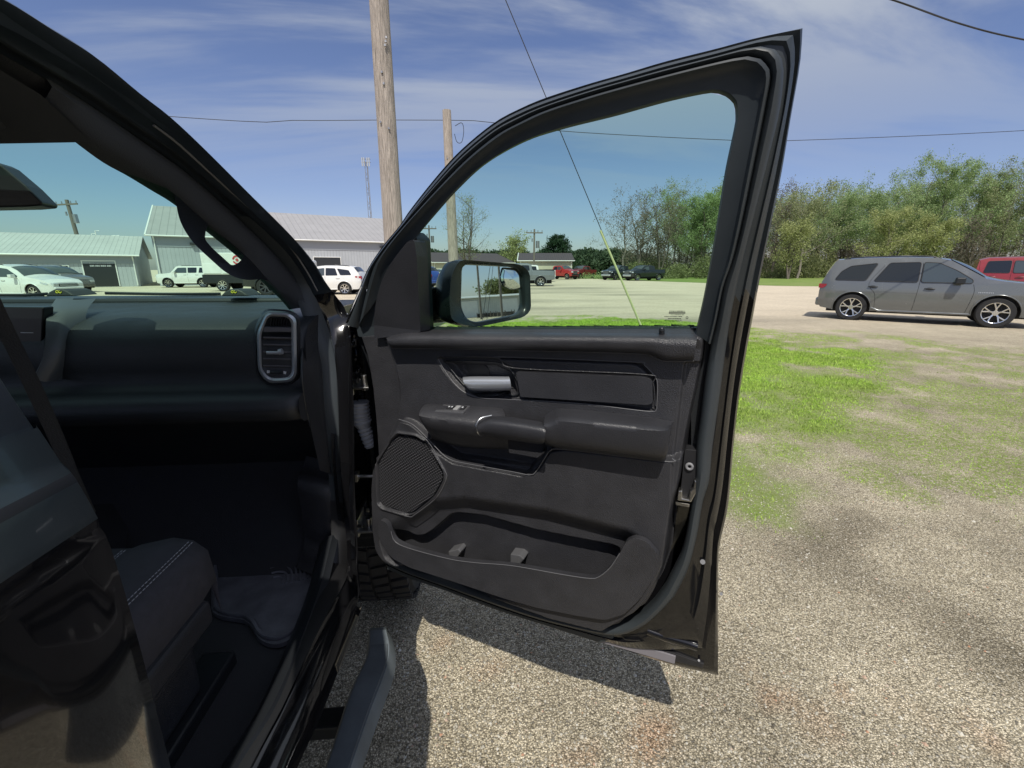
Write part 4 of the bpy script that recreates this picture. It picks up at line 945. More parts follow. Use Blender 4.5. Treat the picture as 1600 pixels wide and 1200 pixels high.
CUV = spec(name='suv', L=4.75, W=1.88, r=.36, wx=(.95, 3.75), belt=1.05, crease=.75, lips=.02, gap=.06,
    top=[(0,.8),(.03,1.05),(.12,1.25),(.38,1.58),(.55,1.63),(1.4,1.68),(2.1,1.68),(2.6,1.60),(3.0,1.42),(3.45,1.12),(3.9,1.05),(4.4,.95),(4.68,.8),(4.75,.62)],
    bot=[(0,.5),(.15,.32),(4.4,.27),(4.75,.35)],
    win=[('d',[(.5,1.14),(.66,1.42),(1.35,1.52),(1.15,1.13)]),('d',[(1.30,1.12),(1.45,1.53),(2.0,1.55),(2.0,1.11)]),('c',[(2.08,1.11),(2.08,1.55),(2.5,1.5),(3.1,1.16),(3.1,1.11)])],
    ws=(2.66,3.42), rg=(.16,.36), mir=(3.0,1.08), handles=[(1.3,.97),(2.3,.95)], seams=[[(2.04,1.6),(2.04,1.0),(2.02,.35)],[(3.1,1.05),(3.2,.8),(3.1,.35)]], rails=(.6,2.2), grille=(.5,.78), spokes=7,
    sidelamps=[('tail_light', [(.01,.95),(.03,1.08),(.3,1.08),(.28,1.0)], M['redlamp']),('headlight', [(4.3,.80),(4.25,.88),(4.62,.78),(4.6,.72)], M['lamp'])], paint=WHT)
SED = spec(name='car', L=4.6, W=1.82, r=.33, wx=(.85,3.6), belt=.98, crease=.7, gap=.05,
    top=[(0,.75),(.04,1.0),(.5,1.05),(1.1,1.32),(1.5,1.42),(2.2,1.44),(2.6,1.36),(3.3,1.02),(3.8,.95),(4.4,.82),(4.6,.6)], bot=[(0,.45),(.2,.25),(4.4,.22),(4.6,.3)],
    win=[('d',[(.95,1.05),(1.3,1.28),(1.75,1.34),(1.75,1.03)]),('c',[(1.82,1.03),(1.82,1.34),(2.3,1.33),(2.95,1.04)])], ws=(2.62,3.26), rg=(.55,1.08), mir=(2.85,1.0), handles=[(1.4,.9),(2.1,.9)], seams=[[(1.8,1.4),(1.8,.9),(1.8,.32)]], grille=(.42,.62), tail=(.78,.95),
    sidelamps=[('headlight', [(4.2,.68),(4.15,.76),(4.5,.68),(4.5,.62)], M['lamp'])], paint=WHT)
BOX = spec(name='suv', L=4.45, W=1.78, r=.36, wx=(.85,3.5), belt=1.12, lean=.16, crease=.8, lips=.03, gap=.06, lipmat=M['satin'],
    top=[(0,.9),(.03,1.55),(.12,1.68),(.6,1.72),(2.5,1.72),(2.75,1.66),(3.15,1.22),(3.3,1.14),(4.2,1.08),(4.4,1.0),(4.45,.8)], bot=[(0,.5),(.15,.36),(4.3,.34),(4.45,.42)],
    win=[('d',[(.22,1.2),(.24,1.58),(.95,1.6),(1.05,1.19)]),('d',[(1.2,1.19),(1.15,1.6),(1.85,1.6),(1.85,1.18)]),('c',[(1.95,1.18),(1.95,1.6),(2.6,1.58),(2.95,1.24),(2.95,1.18)])],
    ws=(2.80,3.13), rg=None, mir=(2.85,1.18), handles=[(1.2,1.05),(2.1,1.05)], seams=[[(1.9,1.66),(1.9,1.1),(1.9,.4)],[(3.05,1.15),(3.1,.8),(3.05,.4)]], rails=(.3,2.4), grille=(.7,1.0), bump=(.4,.62), bmat=M['satin'], spokes=7, paint=WHT)
put(CUV, 28, 466.5, (.985,-.17), 'white crossover closest to the windshield at far left', 'suv', 'parked_suv', WHT, (.6, 0))
put(CUV, 92, 456.5, (.93,-.36), 'dark grey wagon parked just behind the white crossover', 'suv', 'parked_suv', DGR)
put(BOX, 289, 449.5, (-1,-.03), 'white boxy wagon parked nose left against the ribbed warehouse', 'suv', 'parked_suv', WHT, (0, .9))
put(CUV, 503, 460.5, (-1,.05), 'white crossover with dark alloy wheels between the windshield pillar and the door', 'suv', 'parked_suv', WHT, (0, .9))
put(SED, 590, 452, (-1,.1), 'white car partly hidden behind the edge of the open door', 'car', 'parked_car', WHT)
put(CUV, 641, 450, (-.90,.44), 'bright blue hatchback seen through the lower front corner of the door window', 'car', 'parked_car', BLUE)
put(SED, 690, 445, (-.80,-.6), 'pale silver sedan behind the blue hatchback', 'car', 'parked_car', SIL)
put(SED, 712, 446.5, (-.85,-.5), 'black sedan touching the left edge of the door mirror in view', 'car', 'parked_car', BLK)
put(SED, 672, 440, (-.9,.3), 'dark sedan in the row behind the pale silver one', 'car', 'parked_car', DGR)
# service truck with white box body and red round emblem
p = G(352, 455.5)
T = thing('service_truck', (p[0], p[1]+1.1, 0), 'white box-bodied service truck with a round red emblem, seen through the grab handle', 'service truck')
mesh('box_body', join(box(-1.3, 3.9, -1.05, 1.05, 1.12, 2.55)), WHT, T, bevel=.05, local=True)
mesh('cabinet_door', join(*[box(x, x+1.1, -1.075, -1.052, 1.2, 1.85) for x in (-1.2, 0.0, 1.25, 2.5)]), TRIMW, T, bevel=.01, local=True)
mesh('skirt', box(-1.4, 4.0, -1.0, 1.0, .55, 1.12), M['satin'], T, bevel=.03, local=True)
mesh('cab', join(box(4.0, 5.6, -1.0, 1.0, .6, 2.1), box(5.6, 6.7, -.95, .95, .6, 1.4)), WHT, T, bevel=.15, seg=3, local=True)
e_ = []; n = 20
for r1a, r2a, a0, a1 in ((.20, .30, 0.3, 3.0), (.20, .30, 3.5, 6.1), (.03, .10, 0, 6.28)):
    V = []
    for k in range(n+1):
        a = a0+(a1-a0)*k/n; V += [(1.05+r1a*math.cos(a), -1.08, 2.08+r1a*math.sin(a)), (1.05+r2a*math.cos(a), -1.08, 2.08+r2a*math.sin(a))]
    e_.append((V, [(2*k, 2*k+1, 2*k+3, 2*k+2) for k in range(n)]))
mesh('round_emblem', join(*e_), mat('red emblem print', (.45, .04, .05), .5), T, local=True)
for xw in (-.15, 5.5):
    for s in (-1, 1): wheel_mesh(.42, .28, 8, T, (xw, s*.9, .42), M['rimsilver'], s, False)
put(PU(r=.50, wx=(1.3,4.7), gap=.05, spokes=8, rim=M['rimdark'], bmat=M['satin'], grbar=M['satin']), 408, 461, (-.96,-.28), 'black lifted pickup with dark wheels seen below the grab handle', 'pickup truck', 'parked_pickup', BLK, (2.0, .9))
# ================================================================== THE BLACK PICKUP WE STAND BESIDE
TK = thing('pickup_truck', (-1.3, 1.4, 0), 'black pickup truck with its front passenger door wide open, filling the foreground', 'pickup truck')
def dcurve(pts, w, n): return resample([DP(p[0], p[1], w) for p in pts], n)
def dseg(segs, w, ns, frac=None):            # several px runs, each resampled separately, joined
    o = []
    for s, n in zip(segs, ns):
        c = resample([DP(p[0], p[1], w) for p in s], n); o.append(c if not o else c[1:])
    return np.concatenate(o)
# ---------------------------------------------------------------- door shell and window frame
C4 = [[(539,502),(560,456),(576,419),(600,383),(625,353),(640,330),(680,279),(720,235),(772,192),(812,170),(852,153),(920,131),(980,114),(1040,96),(1120,76),(1180,60),(1254,44)],
      [(1254,44),(1250,100),(1235,187),(1221,271),(1204,354),(1187,437),(1177,492),(1166,552),(1155,620),(1146,700),(1141,760),(1136,800),(1127,840),(1123,866),(1122,938),(1122,1055)],
      [(1122,1055),(1060,1041),(1000,1024),(943,1004),(900,990),(790,957),(685,918),(636,901),(604,886)]]
C3 = [[(545,505),(566,459),(583,421),(608,385),(633,355),(648,335),(688,287),(727,245),(778,204),(818,183),(858,167),(924,145),(984,128),(1044,111),(1120,92),(1180,76),(1212,80)],
      [(1212,80),(1224,104),(1219,167),(1204,233),(1179,333),(1158,417),(1142,492),(1133,552),(1124,620),(1113,700),(1108,750),(1098,784),(1088,840),(1074,890),(1054,930)],
      [(1054,930),(1036,950),(1005,976),(964,990),(900,978),(820,957),(700,914),(640,893),(606,878)]]
C2 = [[(563,512),(572,470),(584,425),(600,398),(622,370),(650,338),(690,294),(730,253),(776,215),(812,195),(850,177),(920,154),(980,137),(1040,121),(1120,101),(1170,91),(1190,95)],
      [(1190,95),(1204,115),(1196,167),(1183,233),(1158,354),(1144,410),(1130,450),(1120,500),(1111,537),(1102,590),(1095,650),(1088,700),(1086,750),(1078,800),(1066,860),(1040,915)],
      [(1040,915),(1020,942),(992,965),(950,975),(900,968),(820,946),(700,905),(640,884),(608,868)]]
C0 = [[(648,374),(680,336),(716,296),(760,256),(820,222),(880,202),(960,182),(1040,160),(1100,147),(1120,146),(1134,151)], [(1134,151),(1146,162),(1149,180),(1147,200),(1132,272),(1116,372),(1100,460),(1086,521)]]
nn = [60, 70, 50]
c4, c3, c2 = [dseg(c, w, nn) for c, w in ((C4, 0.0), (C3, .042), (C2, .048))]
c4b = dseg(C4, -.035, nn)
mixd = lambda a, b, f: a*(1-f)+b*f
dn3 = np.array(DN)
shell = loft([c4b, c4, mixd(c4, c3, .10)+dn3*.004, mixd(c4, c3, .30)-dn3*.010, mixd(c4, c3, .38)+dn3*.006, mixd(c4, c3, .62)+dn3*.006, mixd(c4, c3, .72)-dn3*.004, c3-dn3*.012, c2-dn3*.02])
DOOR = mesh('door', shell, M['paint'], TK, smooth=40, label='wide open front passenger door of the truck')
DOOR.data.materials.append(M['frame'])
for p_ in DOOR.data.polygons:
    if p_.center.z > 1.45 or (p_.center.z > 1.30 and p_.center.x < -1.0+1.3-.1): p_.material_index = 1
# outer skin of the door
sk = [tuple(DUV(p[0], p[1], 0)) for s in C4[1:] for p in resample(s, 30, smooth=False)]
sk = [(DUV(*p, 0)) for p in [tuple(q) for q in resample(C4[1], 40)] if DUV(*p, 0)[1] < 1.33]+[DUV(*p, 0) for p in [(1122,1055),(1000,1024),(790,957),(636,901),(604,886)]]+[(-.01, 1.33)]
mesh('outer_skin', plate(sk, (), lambda u, v: DW(u, v, -.085+.05*abs(v-.95)), lambda u, v: DW(u, v, -.03)), M['paint'], DOOR, bevel=.006)
# seal running round the door
s_out = dseg(C3, .045, nn); s_in = dseg(C2, .05, nn)
seal = loft([s_out-dn3*.02, s_out+dn3*.004, mixd(s_out, s_in, .15)+dn3*.012, mixd(s_out, s_in, .35)+dn3*.018, mixd(s_out, s_in, .60)+dn3*.019, mixd(s_out, s_in, .80)+dn3*.014, mixd(s_out, s_in, .95)+dn3*.006, s_in-dn3*.002, s_in-dn3*.02])
mesh('door_seal', seal, M['rubber'], DOOR, smooth=50)
# frame between glass and seal
nf = [60, 50]
C2u = [C2[0], [p for p in C2[1] if p[1] <= 537]]
g0, g0b = dseg(C0, .012, nf), dseg(C0, .052, nf); f2 = dseg(C2u, .058, nf)
fr = loft([g0, g0b, mixd(g0b, f2, .08)+dn3*.006, mixd(g0b, f2, .5)+dn3*.004, mixd(g0b, f2, .74)+dn3*.006, mixd(g0b, f2, .86)+dn3*.016, mixd(g0b, f2, .95)+dn3*.014, f2, f2-dn3*.025])
mesh('window_frame', fr, M['frame'], DOOR, smooth=45)
gl_poly = [p for s in C0 for p in resample(s, 24)]+[(1086,530),(658,526),(650,500)]
V = [DP(p[0], p[1], .014) for p in gl_poly]; tri = tessellate_polygon([[Vector((p[0], p[1], 0)) for p in gl_poly]])
def orient(V, tri, d):
    a, b_, c_ = [Vector(V[i]) for i in tri[0]]; n = (b_-a).cross(c_-a); return tri if n.dot(Vector(d)) > 0 else [t_[::-1] for t_ in tri]
me_ = mesh('window_glass', (V, orient(V, tri, DN)), G_DOOR, DOOR)
def dquad(q, th=.002):                       # thin raised shape from px points with their own w
    return plate([(i, 0) for i in range(len(q))], (), None, None)
def dplate(poly, w0, w1, wt=None):
    wt = w1 if wt is None else wt; P = [DUV(p[0], p[1], wt) for p in poly]
    return plate(P, (), lambda u, v: DW(u, v, w0), lambda u, v: DW(u, v, w1))
def solid(q, d=(0, 0, -1), th=.006):         # polygon given in 3-D, thickened along d
    V = [tuple(p) for p in q]; n = len(V); V += [tuple(np.array(p)+np.array(d)*th) for p in q]
    return V, [tuple(range(n)), tuple(range(2*n-1, n-1, -1))]+[(i, (i+1) % n, n+(i+1) % n, n+i) for i in range(n)]
# etched marking in the corner of the glass
rng = random.Random(5); q = []
def ink(x0, y0, x1, y1):
    a = [DP(x0, y0, .0155), DP(x1, y0, .0155), DP(x1, y1, .0155), DP(x0, y1, .0155)]; q.append((a, [(0, 1, 2, 3)]))
for (xa, xb, y, hh_) in ((1046,1071,485.5,1.6),(1048,1069,491.3,1.2),(1038,1066,494.0,1.2),(1044,1064,497,1.2),(1039,1065,499.6,1.2),(1045,1062,501.8,1.0),(1049,1066,506.5,1.1)):
    x = xa
    while x < xb:
        ww = rng.uniform(.5, 2.4); ink(x, y, min(x+ww, xb), y+hh_); x += ww+rng.choice([.4, .5, 1.0])
ink(1045, 488, 1071, 490)
for k in range(14):
    a0, a1 = 2*math.pi*k/14, 2*math.pi*(k+1)/14
    q.append(([DP(1073.5+r_*math.cos(a)*2.0, 496.5+r_*math.sin(a)*2.2, .0155) for r_, a in ((1, a0), (1, a1), (.6, a1), (.6, a0))], [(0, 1, 2, 3)]))
mesh('glass_marking', join(*q), M['black_ink'], DOOR)
# ---------------------------------------------------------------- door trim as one moulded surface
UU = lambda pts, w: [DUV(p[0], p[1], w) for p in pts]
us, vs_g = np.arange(-.015, 1.0, .0020), np.arange(.52, 1.40, .0020)
U, Vg = np.meshgrid(us, vs_g); Hh = np.full(U.shape, .070)
def op(pts, w, tgt, fall, soft=0, add=False, rnd=.01):
    global Hh
    P = rounded(UU(pts, w), rnd, 3); d = sdist(U, Vg, P); m = 1-ss(d, -fall, fall*.15+soft)
    Hh = Hh+m*tgt if add else Hh*(1-m)+m*tgt
    return d
op([(548,505),(603,520),(612,545),(621,570),(627,595),(629,622),(625,652),(622,657),(606,690),(596,712),(570,720)], .06, .058, .0025)
op([(623,656),(640,661),(652,670),(666,684),(690,708),(703,717),(720,722),(800,736),(828,741),(838,735),(858,704),(880,701),(1048,720),(1062,716),(1090,716),(1080,760),(1062,794),(1050,880),(1036,920),(1010,950),(940,990),(860,970),(700,912),(640,895),(595,880),(580,850),(575,800),(580,735),(590,715),(605,692)], .098, .098, .006)
SP = [(622,676),(650,680),(668,691),(694,735),(696,748),(681,776),(647,803),(637,806),(597,794),(590,786),(588,724),(594,712),(611,686)]
dsp = sdist(U, Vg, rounded(UU(SP, .098), .006, 3)); Hh = Hh+.006*np.exp(-(dsp/.004)**2); Hh = np.where(dsp < 0, Hh-.010*ss(-dsp, 0, .004), Hh)
op([(668,683),(690,703),(715,719),(826,738),(856,704),(850,690),(760,680)], .07, .040, .010)
op([(720,715),(830,731),(826,739),(716,719)], .07, .060, .005)
# undercut above the pocket
Pu = UU([(630,838),(690,800),(740,796),(860,815),(975,845),(968,880),(930,905),(800,880),(640,850)], .06); du = sdist(U, Vg, Pu)
up_m = 1-ss(du, 0, .065); Hh = Hh*(1-up_m)+up_m*.062
PO = [(618,812),(655,832),(668,831),(682,822),(708,799),(720,796),(760,800),(840,822),(900,834),(960,845),(971,850),(971,858),(962,890),(950,925),(924,940),(880,932),(800,918),(740,908),(700,898),(640,874),(617,858),(609,830)]
op(PO, .045, .028, .006)
#op([(600,806),(609,829),(615,845),(638,856),(700,872),(740,878),(800,883),(880,896),(924,903),(938,899),(954,886),(968,864),(978,842),(1000,842),(1012,870),(990,925),(945,968),(860,958),(700,906),(640,887),(600,868),(588,845),(586,806)], .118, .116, .009, rnd=.006)
#op([(604,855),(640,870),(672,880),(692,890),(700,902),(690,904),(640,888),(608,872)], .11, -.010, .006, add=True)
op([(684,560),(692,556),(782,557),(990,565),(1004,568),(1019,583),(1027,597),(1026,640),(1016,642),(900,629),(790,623),(752,621),(726,612),(708,596),(693,577)], .065, .056, .003)
op([(776,559),(988,567),(1002,571),(1017,587),(808,577)], .06, .012, .003, add=True)
op([(694,563),(774,566),(801,579),(811,616),(765,614),(728,604),(708,586)], .05, .030, .014)
ds_ = op([(1068,566),(1100,566),(1070,740),(1040,900),(1010,950),(980,985),(960,985),(1010,930),(1034,880),(1048,794),(1050,722)], .08, -.010, .005, add=True)
PAN = [(556,524),(603,519),(1084,519),(1104,528),(1100,560),(1090,610),(1080,655),(1071,700),(1064,750),(1052,794),(1040,880),(1028,916),(1010,946),(990,967),(964,980),(935,981),(900,974),(800,943),(700,908),(640,888),(606,872),(593,855),(588,820),(586,730),(581,660),(576,610),(568,560)]
dp_ = sdist(U, Vg, rounded(UU(PAN, .07), .012, 3)); m_ = ss(dp_, -.008, .004); Hh = Hh*(1-m_)+m_*.0
keep = dp_ < .008
ii = np.full(U.shape, -1); ii[keep] = np.arange(keep.sum())
Vt = [DW(u, v, w_) for u, v, w_ in zip(U[keep], Vg[keep], Hh[keep])]
a_, b_, c_, d_ = ii[:-1, :-1], ii[:-1, 1:], ii[1:, 1:], ii[1:, :-1]; ok = (a_ >= 0) & (b_ >= 0) & (c_ >= 0) & (d_ >= 0)
TR = mesh('door_trim', (Vt, np.stack([a_[ok], b_[ok], c_[ok], d_[ok]], 1).tolist()), M['trim'], TK, smooth=180)
LIPP = [(598,812),(606,820),(609,832),(617,846),(640,857),(700,873),(740,879),(800,884),(880,898),(924,904.5),(938,901),(954,887),(968,866),(978,846),(992,840),(1010,846),(1030,868),(1022,902),(1000,936),(975,960),(945,969),(900,962),(840,950),(790,936),(700,906),(640,887),(612,872),(596,852),(590,830),(591,814)]
lp_ = [DUV(p[0], p[1], .116) for p in resample([tuple(q) for q in rounded(LIPP, 5, 3)], 150, smooth=False)[:-1]]
def lipw(u, v): return .116-.020*ss(.60-v, 0, .06)
mesh('pocket_lip', plate(lp_, (), lambda u, v: DW(u, v, .100-.02*ss(.60-v, 0, .06)), lambda u, v: DW(u, v, float(lipw(u, v)))), M['trim'], TR, bevel=.006, seg=4, smooth=50)
# speaker grille: woven pattern
gmt = bpy.data.materials.new('speaker mesh'); gmt.use_nodes = True; t = gmt.node_tree; b = t.nodes['Principled BSDF']; b.inputs['Roughness'].default_value = .45
co = N(t, 'ShaderNodeTexCoord').outputs['Object']; mpn = N(t, 'ShaderNodeMapping'); mpn.vector_type = 'POINT'
rot = Matrix(((DD[0], DD[1], 0), (0, 0, 1), (0, 0, 0)))   # u, v
d1 = N(t, 'ShaderNodeVectorMath', operation='DOT_PRODUCT'); d1.inputs[1].default_value = tuple(DD); t.links.new(co, d1.inputs[0])
sx = N(t, 'ShaderNodeSeparateXYZ'); t.links.new(co, sx.inputs[0]); cx = N(t, 'ShaderNodeCombineXYZ'); t.links.new(d1.outputs['Value'], cx.inputs[0]); t.links.new(sx.outputs[2], cx.inputs[1])
t.links.new(cx.outputs[0], mpn.inputs[0]); mpn.inputs['Rotation'].default_value = (0, 0, .12)
br = N(t, 'ShaderNodeTexBrick', inp={'Scale': 1., 'Mortar Size': .0022, 'Mortar Smooth': .3, 'Brick Width': .0105, 'Row Height': .0052, 'Color1': (.16, .16, .175, 1), 'Color2': (.13, .13, .14, 1), 'Mortar': (.004, .004, .005, 1)}); t.links.new(mpn.outputs[0], br.inputs['Vector'])
t.links.new(br.outputs['Color'], b.inputs['Base Color']); bp = N(t, 'ShaderNodeBump', inp={'Strength': 1., 'Distance': .002}); bp.invert = True; t.links.new(br.outputs['Fac'], bp.inputs['Height']); t.links.new(bp.outputs[0], b.inputs['Normal'])
spi = [(624,680),(649,684),(665,693),(690,736),(692,747),(678,773),(645,799),(637,801),(600,790),(594,784),(592,726),(597,715),(614,688)]
mesh('speaker_grille', dplate([tuple(p) for p in rounded(spi, 4, 3)], .07, .094), gmt, TR)
def bulge(levels, n=26, m=18, caps=True):
    """levels: (px curve, w); lofted with a rounded section, ends drawn in"""
    Lv = [np.array([DP(p[0], p[1], w) for p in resample(c, n)]) for c, w in levels]
    A = np.stack(Lv)                         # level, n, 3
    rows = np.stack([resample(A[:, k], m) for k in range(n)])   # n, m, 3
    cc = [rows[:, j] for j in range(m)]
    V, Fc = loft(cc)
    if caps:
        for e in (0, n-1): Fc.append(tuple(j*n+e for j in range(m)))
    return V, Fc
T_ = [(603,527),(612,523),(655,518),(800,519),(950,520),(1076,521),(1090,524)]; B_ = [(611,543),(640,543),(700,544),(800,546),(900,548),(1008,552),(1040,562),(1084,562)]
def betw(a, b_, f): A, B = resample(a, 30), resample(b_, 30); return [tuple(p) for p in A*(1-f)+B*f]
mesh('belt_pad', bulge([(T_, .015), (T_, .045), (betw(T_, B_, .10), .085), (betw(T_, B_, .32), .106), (betw(T_, B_, .65), .110), (betw(T_, B_, .9), .106), (betw(T_, B_, 1), .094), (betw(T_, B_, 1.0), .066)], n=60, m=26), M['trim'], TR, smooth=60)
AR = mesh('armrest', bulge([([(852,648),(866,640),(884,638),(960,645),(1046,657),(1050,662)], .066), ([(851,652),(866,646),(884,643),(960,649),(1044,659),(1051,664)], .10),
    ([(850,662),(862,660),(880,654),(960,661),(1032,668),(1049,664)], .150), ([(850,672),(862,672),(880,666),(960,674),(1032,680),(1047,678)], .157), ([(850,688),(862,690),(880,690),(960,701),(1032,710),(1043,706)], .150),
    ([(852,694),(862,697),(880,700),(960,710),(1030,719),(1041,714)], .125), ([(852,694),(862,698),(880,702),(960,712),(1030,721),(1041,716)], .066)], n=40, m=30), M['trim2'], TR, smooth=50)
POD = mesh('switch_pod', bulge([([(664,632),(674,631),(720,633),(778,637),(787,642)], .066), ([(659,637),(672,634),(720,638),(776,643),(789,647)], .11),
    ([(655,646),(668,650),(720,656),(760,662),(790,664)], .150), ([(656,654),(668,660),(720,667),(760,673),(792,676)], .152), ([(664,668),(674,672),(720,680),(760,685),(794,688)], .140),
    ([(674,682),(684,686),(720,694),(760,698),(794,700)], .100), ([(680,688),(690,691),(720,698),(760,701),(794,702)], .060)], n=34, m=26), M['trim'], TR, smooth=50)
PH = mesh('pull_handle', bulge([([(750,656),(768,650),(800,652),(844,659),(850,664)], .125), ([(747,662),(766,657),(800,660),(846,667),(852,670)], .168), ([(746,672),(764,668),(800,672),(846,679),(852,681)], .176),
    ([(747,678),(764,679),(800,684),(846,691),(851,689)], .168), ([(752,681),(764,683),(800,688),(844,694),(849,691)], .14), ([(754,680),(764,681),(800,686),(843,692),(848,690)], .11)], n=30, m=22), M['trim2'], TR, smooth=50)
mesh('handle_ring', tube([tuple(p) for p in resample([DP(768,649,.150), DP(752,653,.168), DP(744.5,662,.178), DP(744,671,.180), DP(748,678,.172), DP(753,681,.15)], 22)], .0022, 6), M['silver'], PH, smooth=60)
sw = [DP(693,633.5,.090), DP(735,635.5,.090), DP(724,646.5,.134), DP(679,644,.134)]
mesh('switch_plate', solid([np.array(p)+np.array([0,0,.0035]) for p in sw], th=.008), M['silver'] if False else mat('grey switch plate', (.075,.075,.08), .35), POD, bevel=.002)
def on_plate(a, b_):
    s = [np.array(p) for p in sw]; return (s[0]*(1-a)+s[1]*a)*(1-b_)+(s[3]*(1-a)+s[2]*a)*b_+np.array([0, 0, .006])
for a0, a1, mm in ((.30,.52,'cavity'), (.56,.72,'silver'), (.78,.93,'cavity')):
    mesh('window_switch', solid([on_plate(a0, .18), on_plate(a1, .18), on_plate(a1, .72), on_plate(a0, .72)], th=.006), M[mm] if mm != 'silver' else mat('pale switch', (.3,.3,.3), .4), POD, bevel=.0015)
q = []
for a0 in (.34, .44, .82): q.append(([on_plate(a0, .38)+[0,0,.0008], on_plate(a0+.05, .38)+[0,0,.0008], on_plate(a0+.05, .55)+[0,0,.0008], on_plate(a0, .55)+[0,0,.0008]], [(0,1,2,3)]))
mesh('switch_symbol', join(*q), M['white_ink'], POD)
mesh('handle_recess', dplate(rounded([(726,568),(757,570),(763,576),(766,590),(734,589)], 3, 3), .02, .034), M['cavity'], TR, bevel=.002)
hp = [(723,590),(735,588),(778,589),(794,588),(797,594),(799,606),(796,609),(770,610),(738,610),(729,606)]
DHN = mesh('door_handle', bulge([([(724,589),(740,588),(780,588),(795,588)], .045), ([(723,591),(740,590),(780,590),(796,590)], .082), ([(725,599),(740,601),(780,600),(798,599)], .094), ([(730,606),(742,609),(780,609),(799,608)], .086), ([(734,610),(746,612),(780,612),(797,610)], .05)], n=20, m=14), M['chrome'], TR, smooth=50)
mesh('handle_bezel', tube([tuple(p) for p in resample([DP(*p, .060) for p in [(712,586),(700,571),(698,564),(774,566),(800,580),(810,616),(765,613),(732,606),(712,586)]], 60)], .0022, 6), M['satin'], TR, smooth=60)
mesh('handle_underside', bulge([([(738,612),(750,612),(780,612),(794,611)], .05), ([(742,617),(752,619),(776,618),(788,614)], .072), ([(748,621),(758,623),(772,622),(782,619)], .04)], n=12, m=8), M['satin'], DHN, smooth=50)
pad = rounded([(806,581),(1008,589),(1019,594),(1020,630),(1012,633),(813,620)], [3,8,6,6,6,3], 4)
mesh('trim_insert', dplate(pad, .055, .078), M['trim2'], TR, bevel=.006, seg=4)
mesh('insert_ledge_line', tube([tuple(p) for p in resample([DP(*p, .076) for p in [(690,557.5),(776,558.5),(803,575),(1006,585),(1020,597),(1024,634)]], 60)], .0016, 6), M['trim'], TR, smooth=60)
# lock knob
lk = [DP(1034,526,.055), DP(1034,513,.055)]
mesh('lock_knob', join(tube([DP(1034,526,.072), DP(1034,520,.072), DP(1034,513,.072), DP(1034,511,.072)], [.0058,.0058,.0055,.003], 12), tube([DP(1034,516.5,.072), DP(1034,515.5,.072)], .0066, 12)), M['satin'], TR, smooth=50)
mesh('lock_bezel', tube([np.array(DP(1034,528,.075)), np.array(DP(1034,522.5,.075))], [.018,.011], 20), M['trim'], TR, smooth=50)
for k_ in [dplate(p, .02, .062) for p in ([(700,862),(716,858),(720,863),(714,872),(702,872)], [(797,866),(812,868),(819,874),(812,882),(797,880)])]: mesh('pocket_clip', k_, mat('grey clip', (.09,.09,.095), .4), TR, bevel=.003)
mesh('recycling_mark', join(*[dplate([(724+k*4,797-k*1.2),(727+k*4,796-k),(729+k*4,800-k),(726+k*4,801-k)], .0285, .029) for k in range(2)]), M['silver'], TR)
mesh('hinge_edge', loft([resample([DP(*p, .066) for p in [(558,524),(568,560),(576,610),(581,660),(586,730),(588,820),(594,855),(604,872)]], 40), resample([DP(*p, .03) for p in [(558,524),(568,560),(576,610),(581,660),(586,730),(588,820),(594,855),(604,872)]], 40), resample([tuple(np.array(DP(*p, .066))-dn3*.15) for p in [(558,524),(568,560),(576,610),(581,660),(586,730),(588,820),(594,855),(604,872)]], 40)]), M['satin'], DOOR, smooth=60)
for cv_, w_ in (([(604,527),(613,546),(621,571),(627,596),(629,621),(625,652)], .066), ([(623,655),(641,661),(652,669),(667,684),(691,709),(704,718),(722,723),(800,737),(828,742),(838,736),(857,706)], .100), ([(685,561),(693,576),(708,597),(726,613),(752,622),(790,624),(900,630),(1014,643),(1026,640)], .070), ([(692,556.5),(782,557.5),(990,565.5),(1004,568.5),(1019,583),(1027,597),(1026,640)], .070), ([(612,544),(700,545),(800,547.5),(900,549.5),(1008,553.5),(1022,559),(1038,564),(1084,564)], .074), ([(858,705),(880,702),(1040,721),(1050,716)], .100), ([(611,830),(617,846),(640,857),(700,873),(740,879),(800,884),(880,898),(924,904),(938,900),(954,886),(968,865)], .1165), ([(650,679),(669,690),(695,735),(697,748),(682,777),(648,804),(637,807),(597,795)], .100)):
    mesh('edge_highlight', tube([tuple(p) for p in resample([DP(p[0], p[1], w_) for p in cv_], 60)], .0011, 5), mat('painted edge highlight', (.11,.11,.118), .4), TR, smooth=60)  # paler tubes paint the bright highlight along the moulded edges
# inner sail cover
sail = rounded([(637,377),(647,374),(651,400),(657,519),(603,527),(585,529),(584,500),(588,466),(598,434),(614,406)], [5,4,3,2,2,2,8,10,10,10], 4)
mesh('sail_cover', dplate(sail, .03, .076), M['trim2'], DOOR, bevel=.007, seg=4)
base_ = rounded([(600,398),(640,360),(652,372),(660,519),(560,527),(556,510),(563,480),(578,436)], 4, 3)
mesh('sail_base', dplate(base_, .0, .055), M['frame'], DOOR, bevel=.008, seg=3)
mesh('sail_clip', tube([DP(574.5,454,.056), DP(574.5,454,.062)], .004, 8), M['silver'], DOOR)
mesh('inner_panel', dplate([(1080,512),(1112,512),(1142,500),(1134,560),(1120,640),(1098,700),(1080,700)], .0, .022), M['satin'], DOOR)
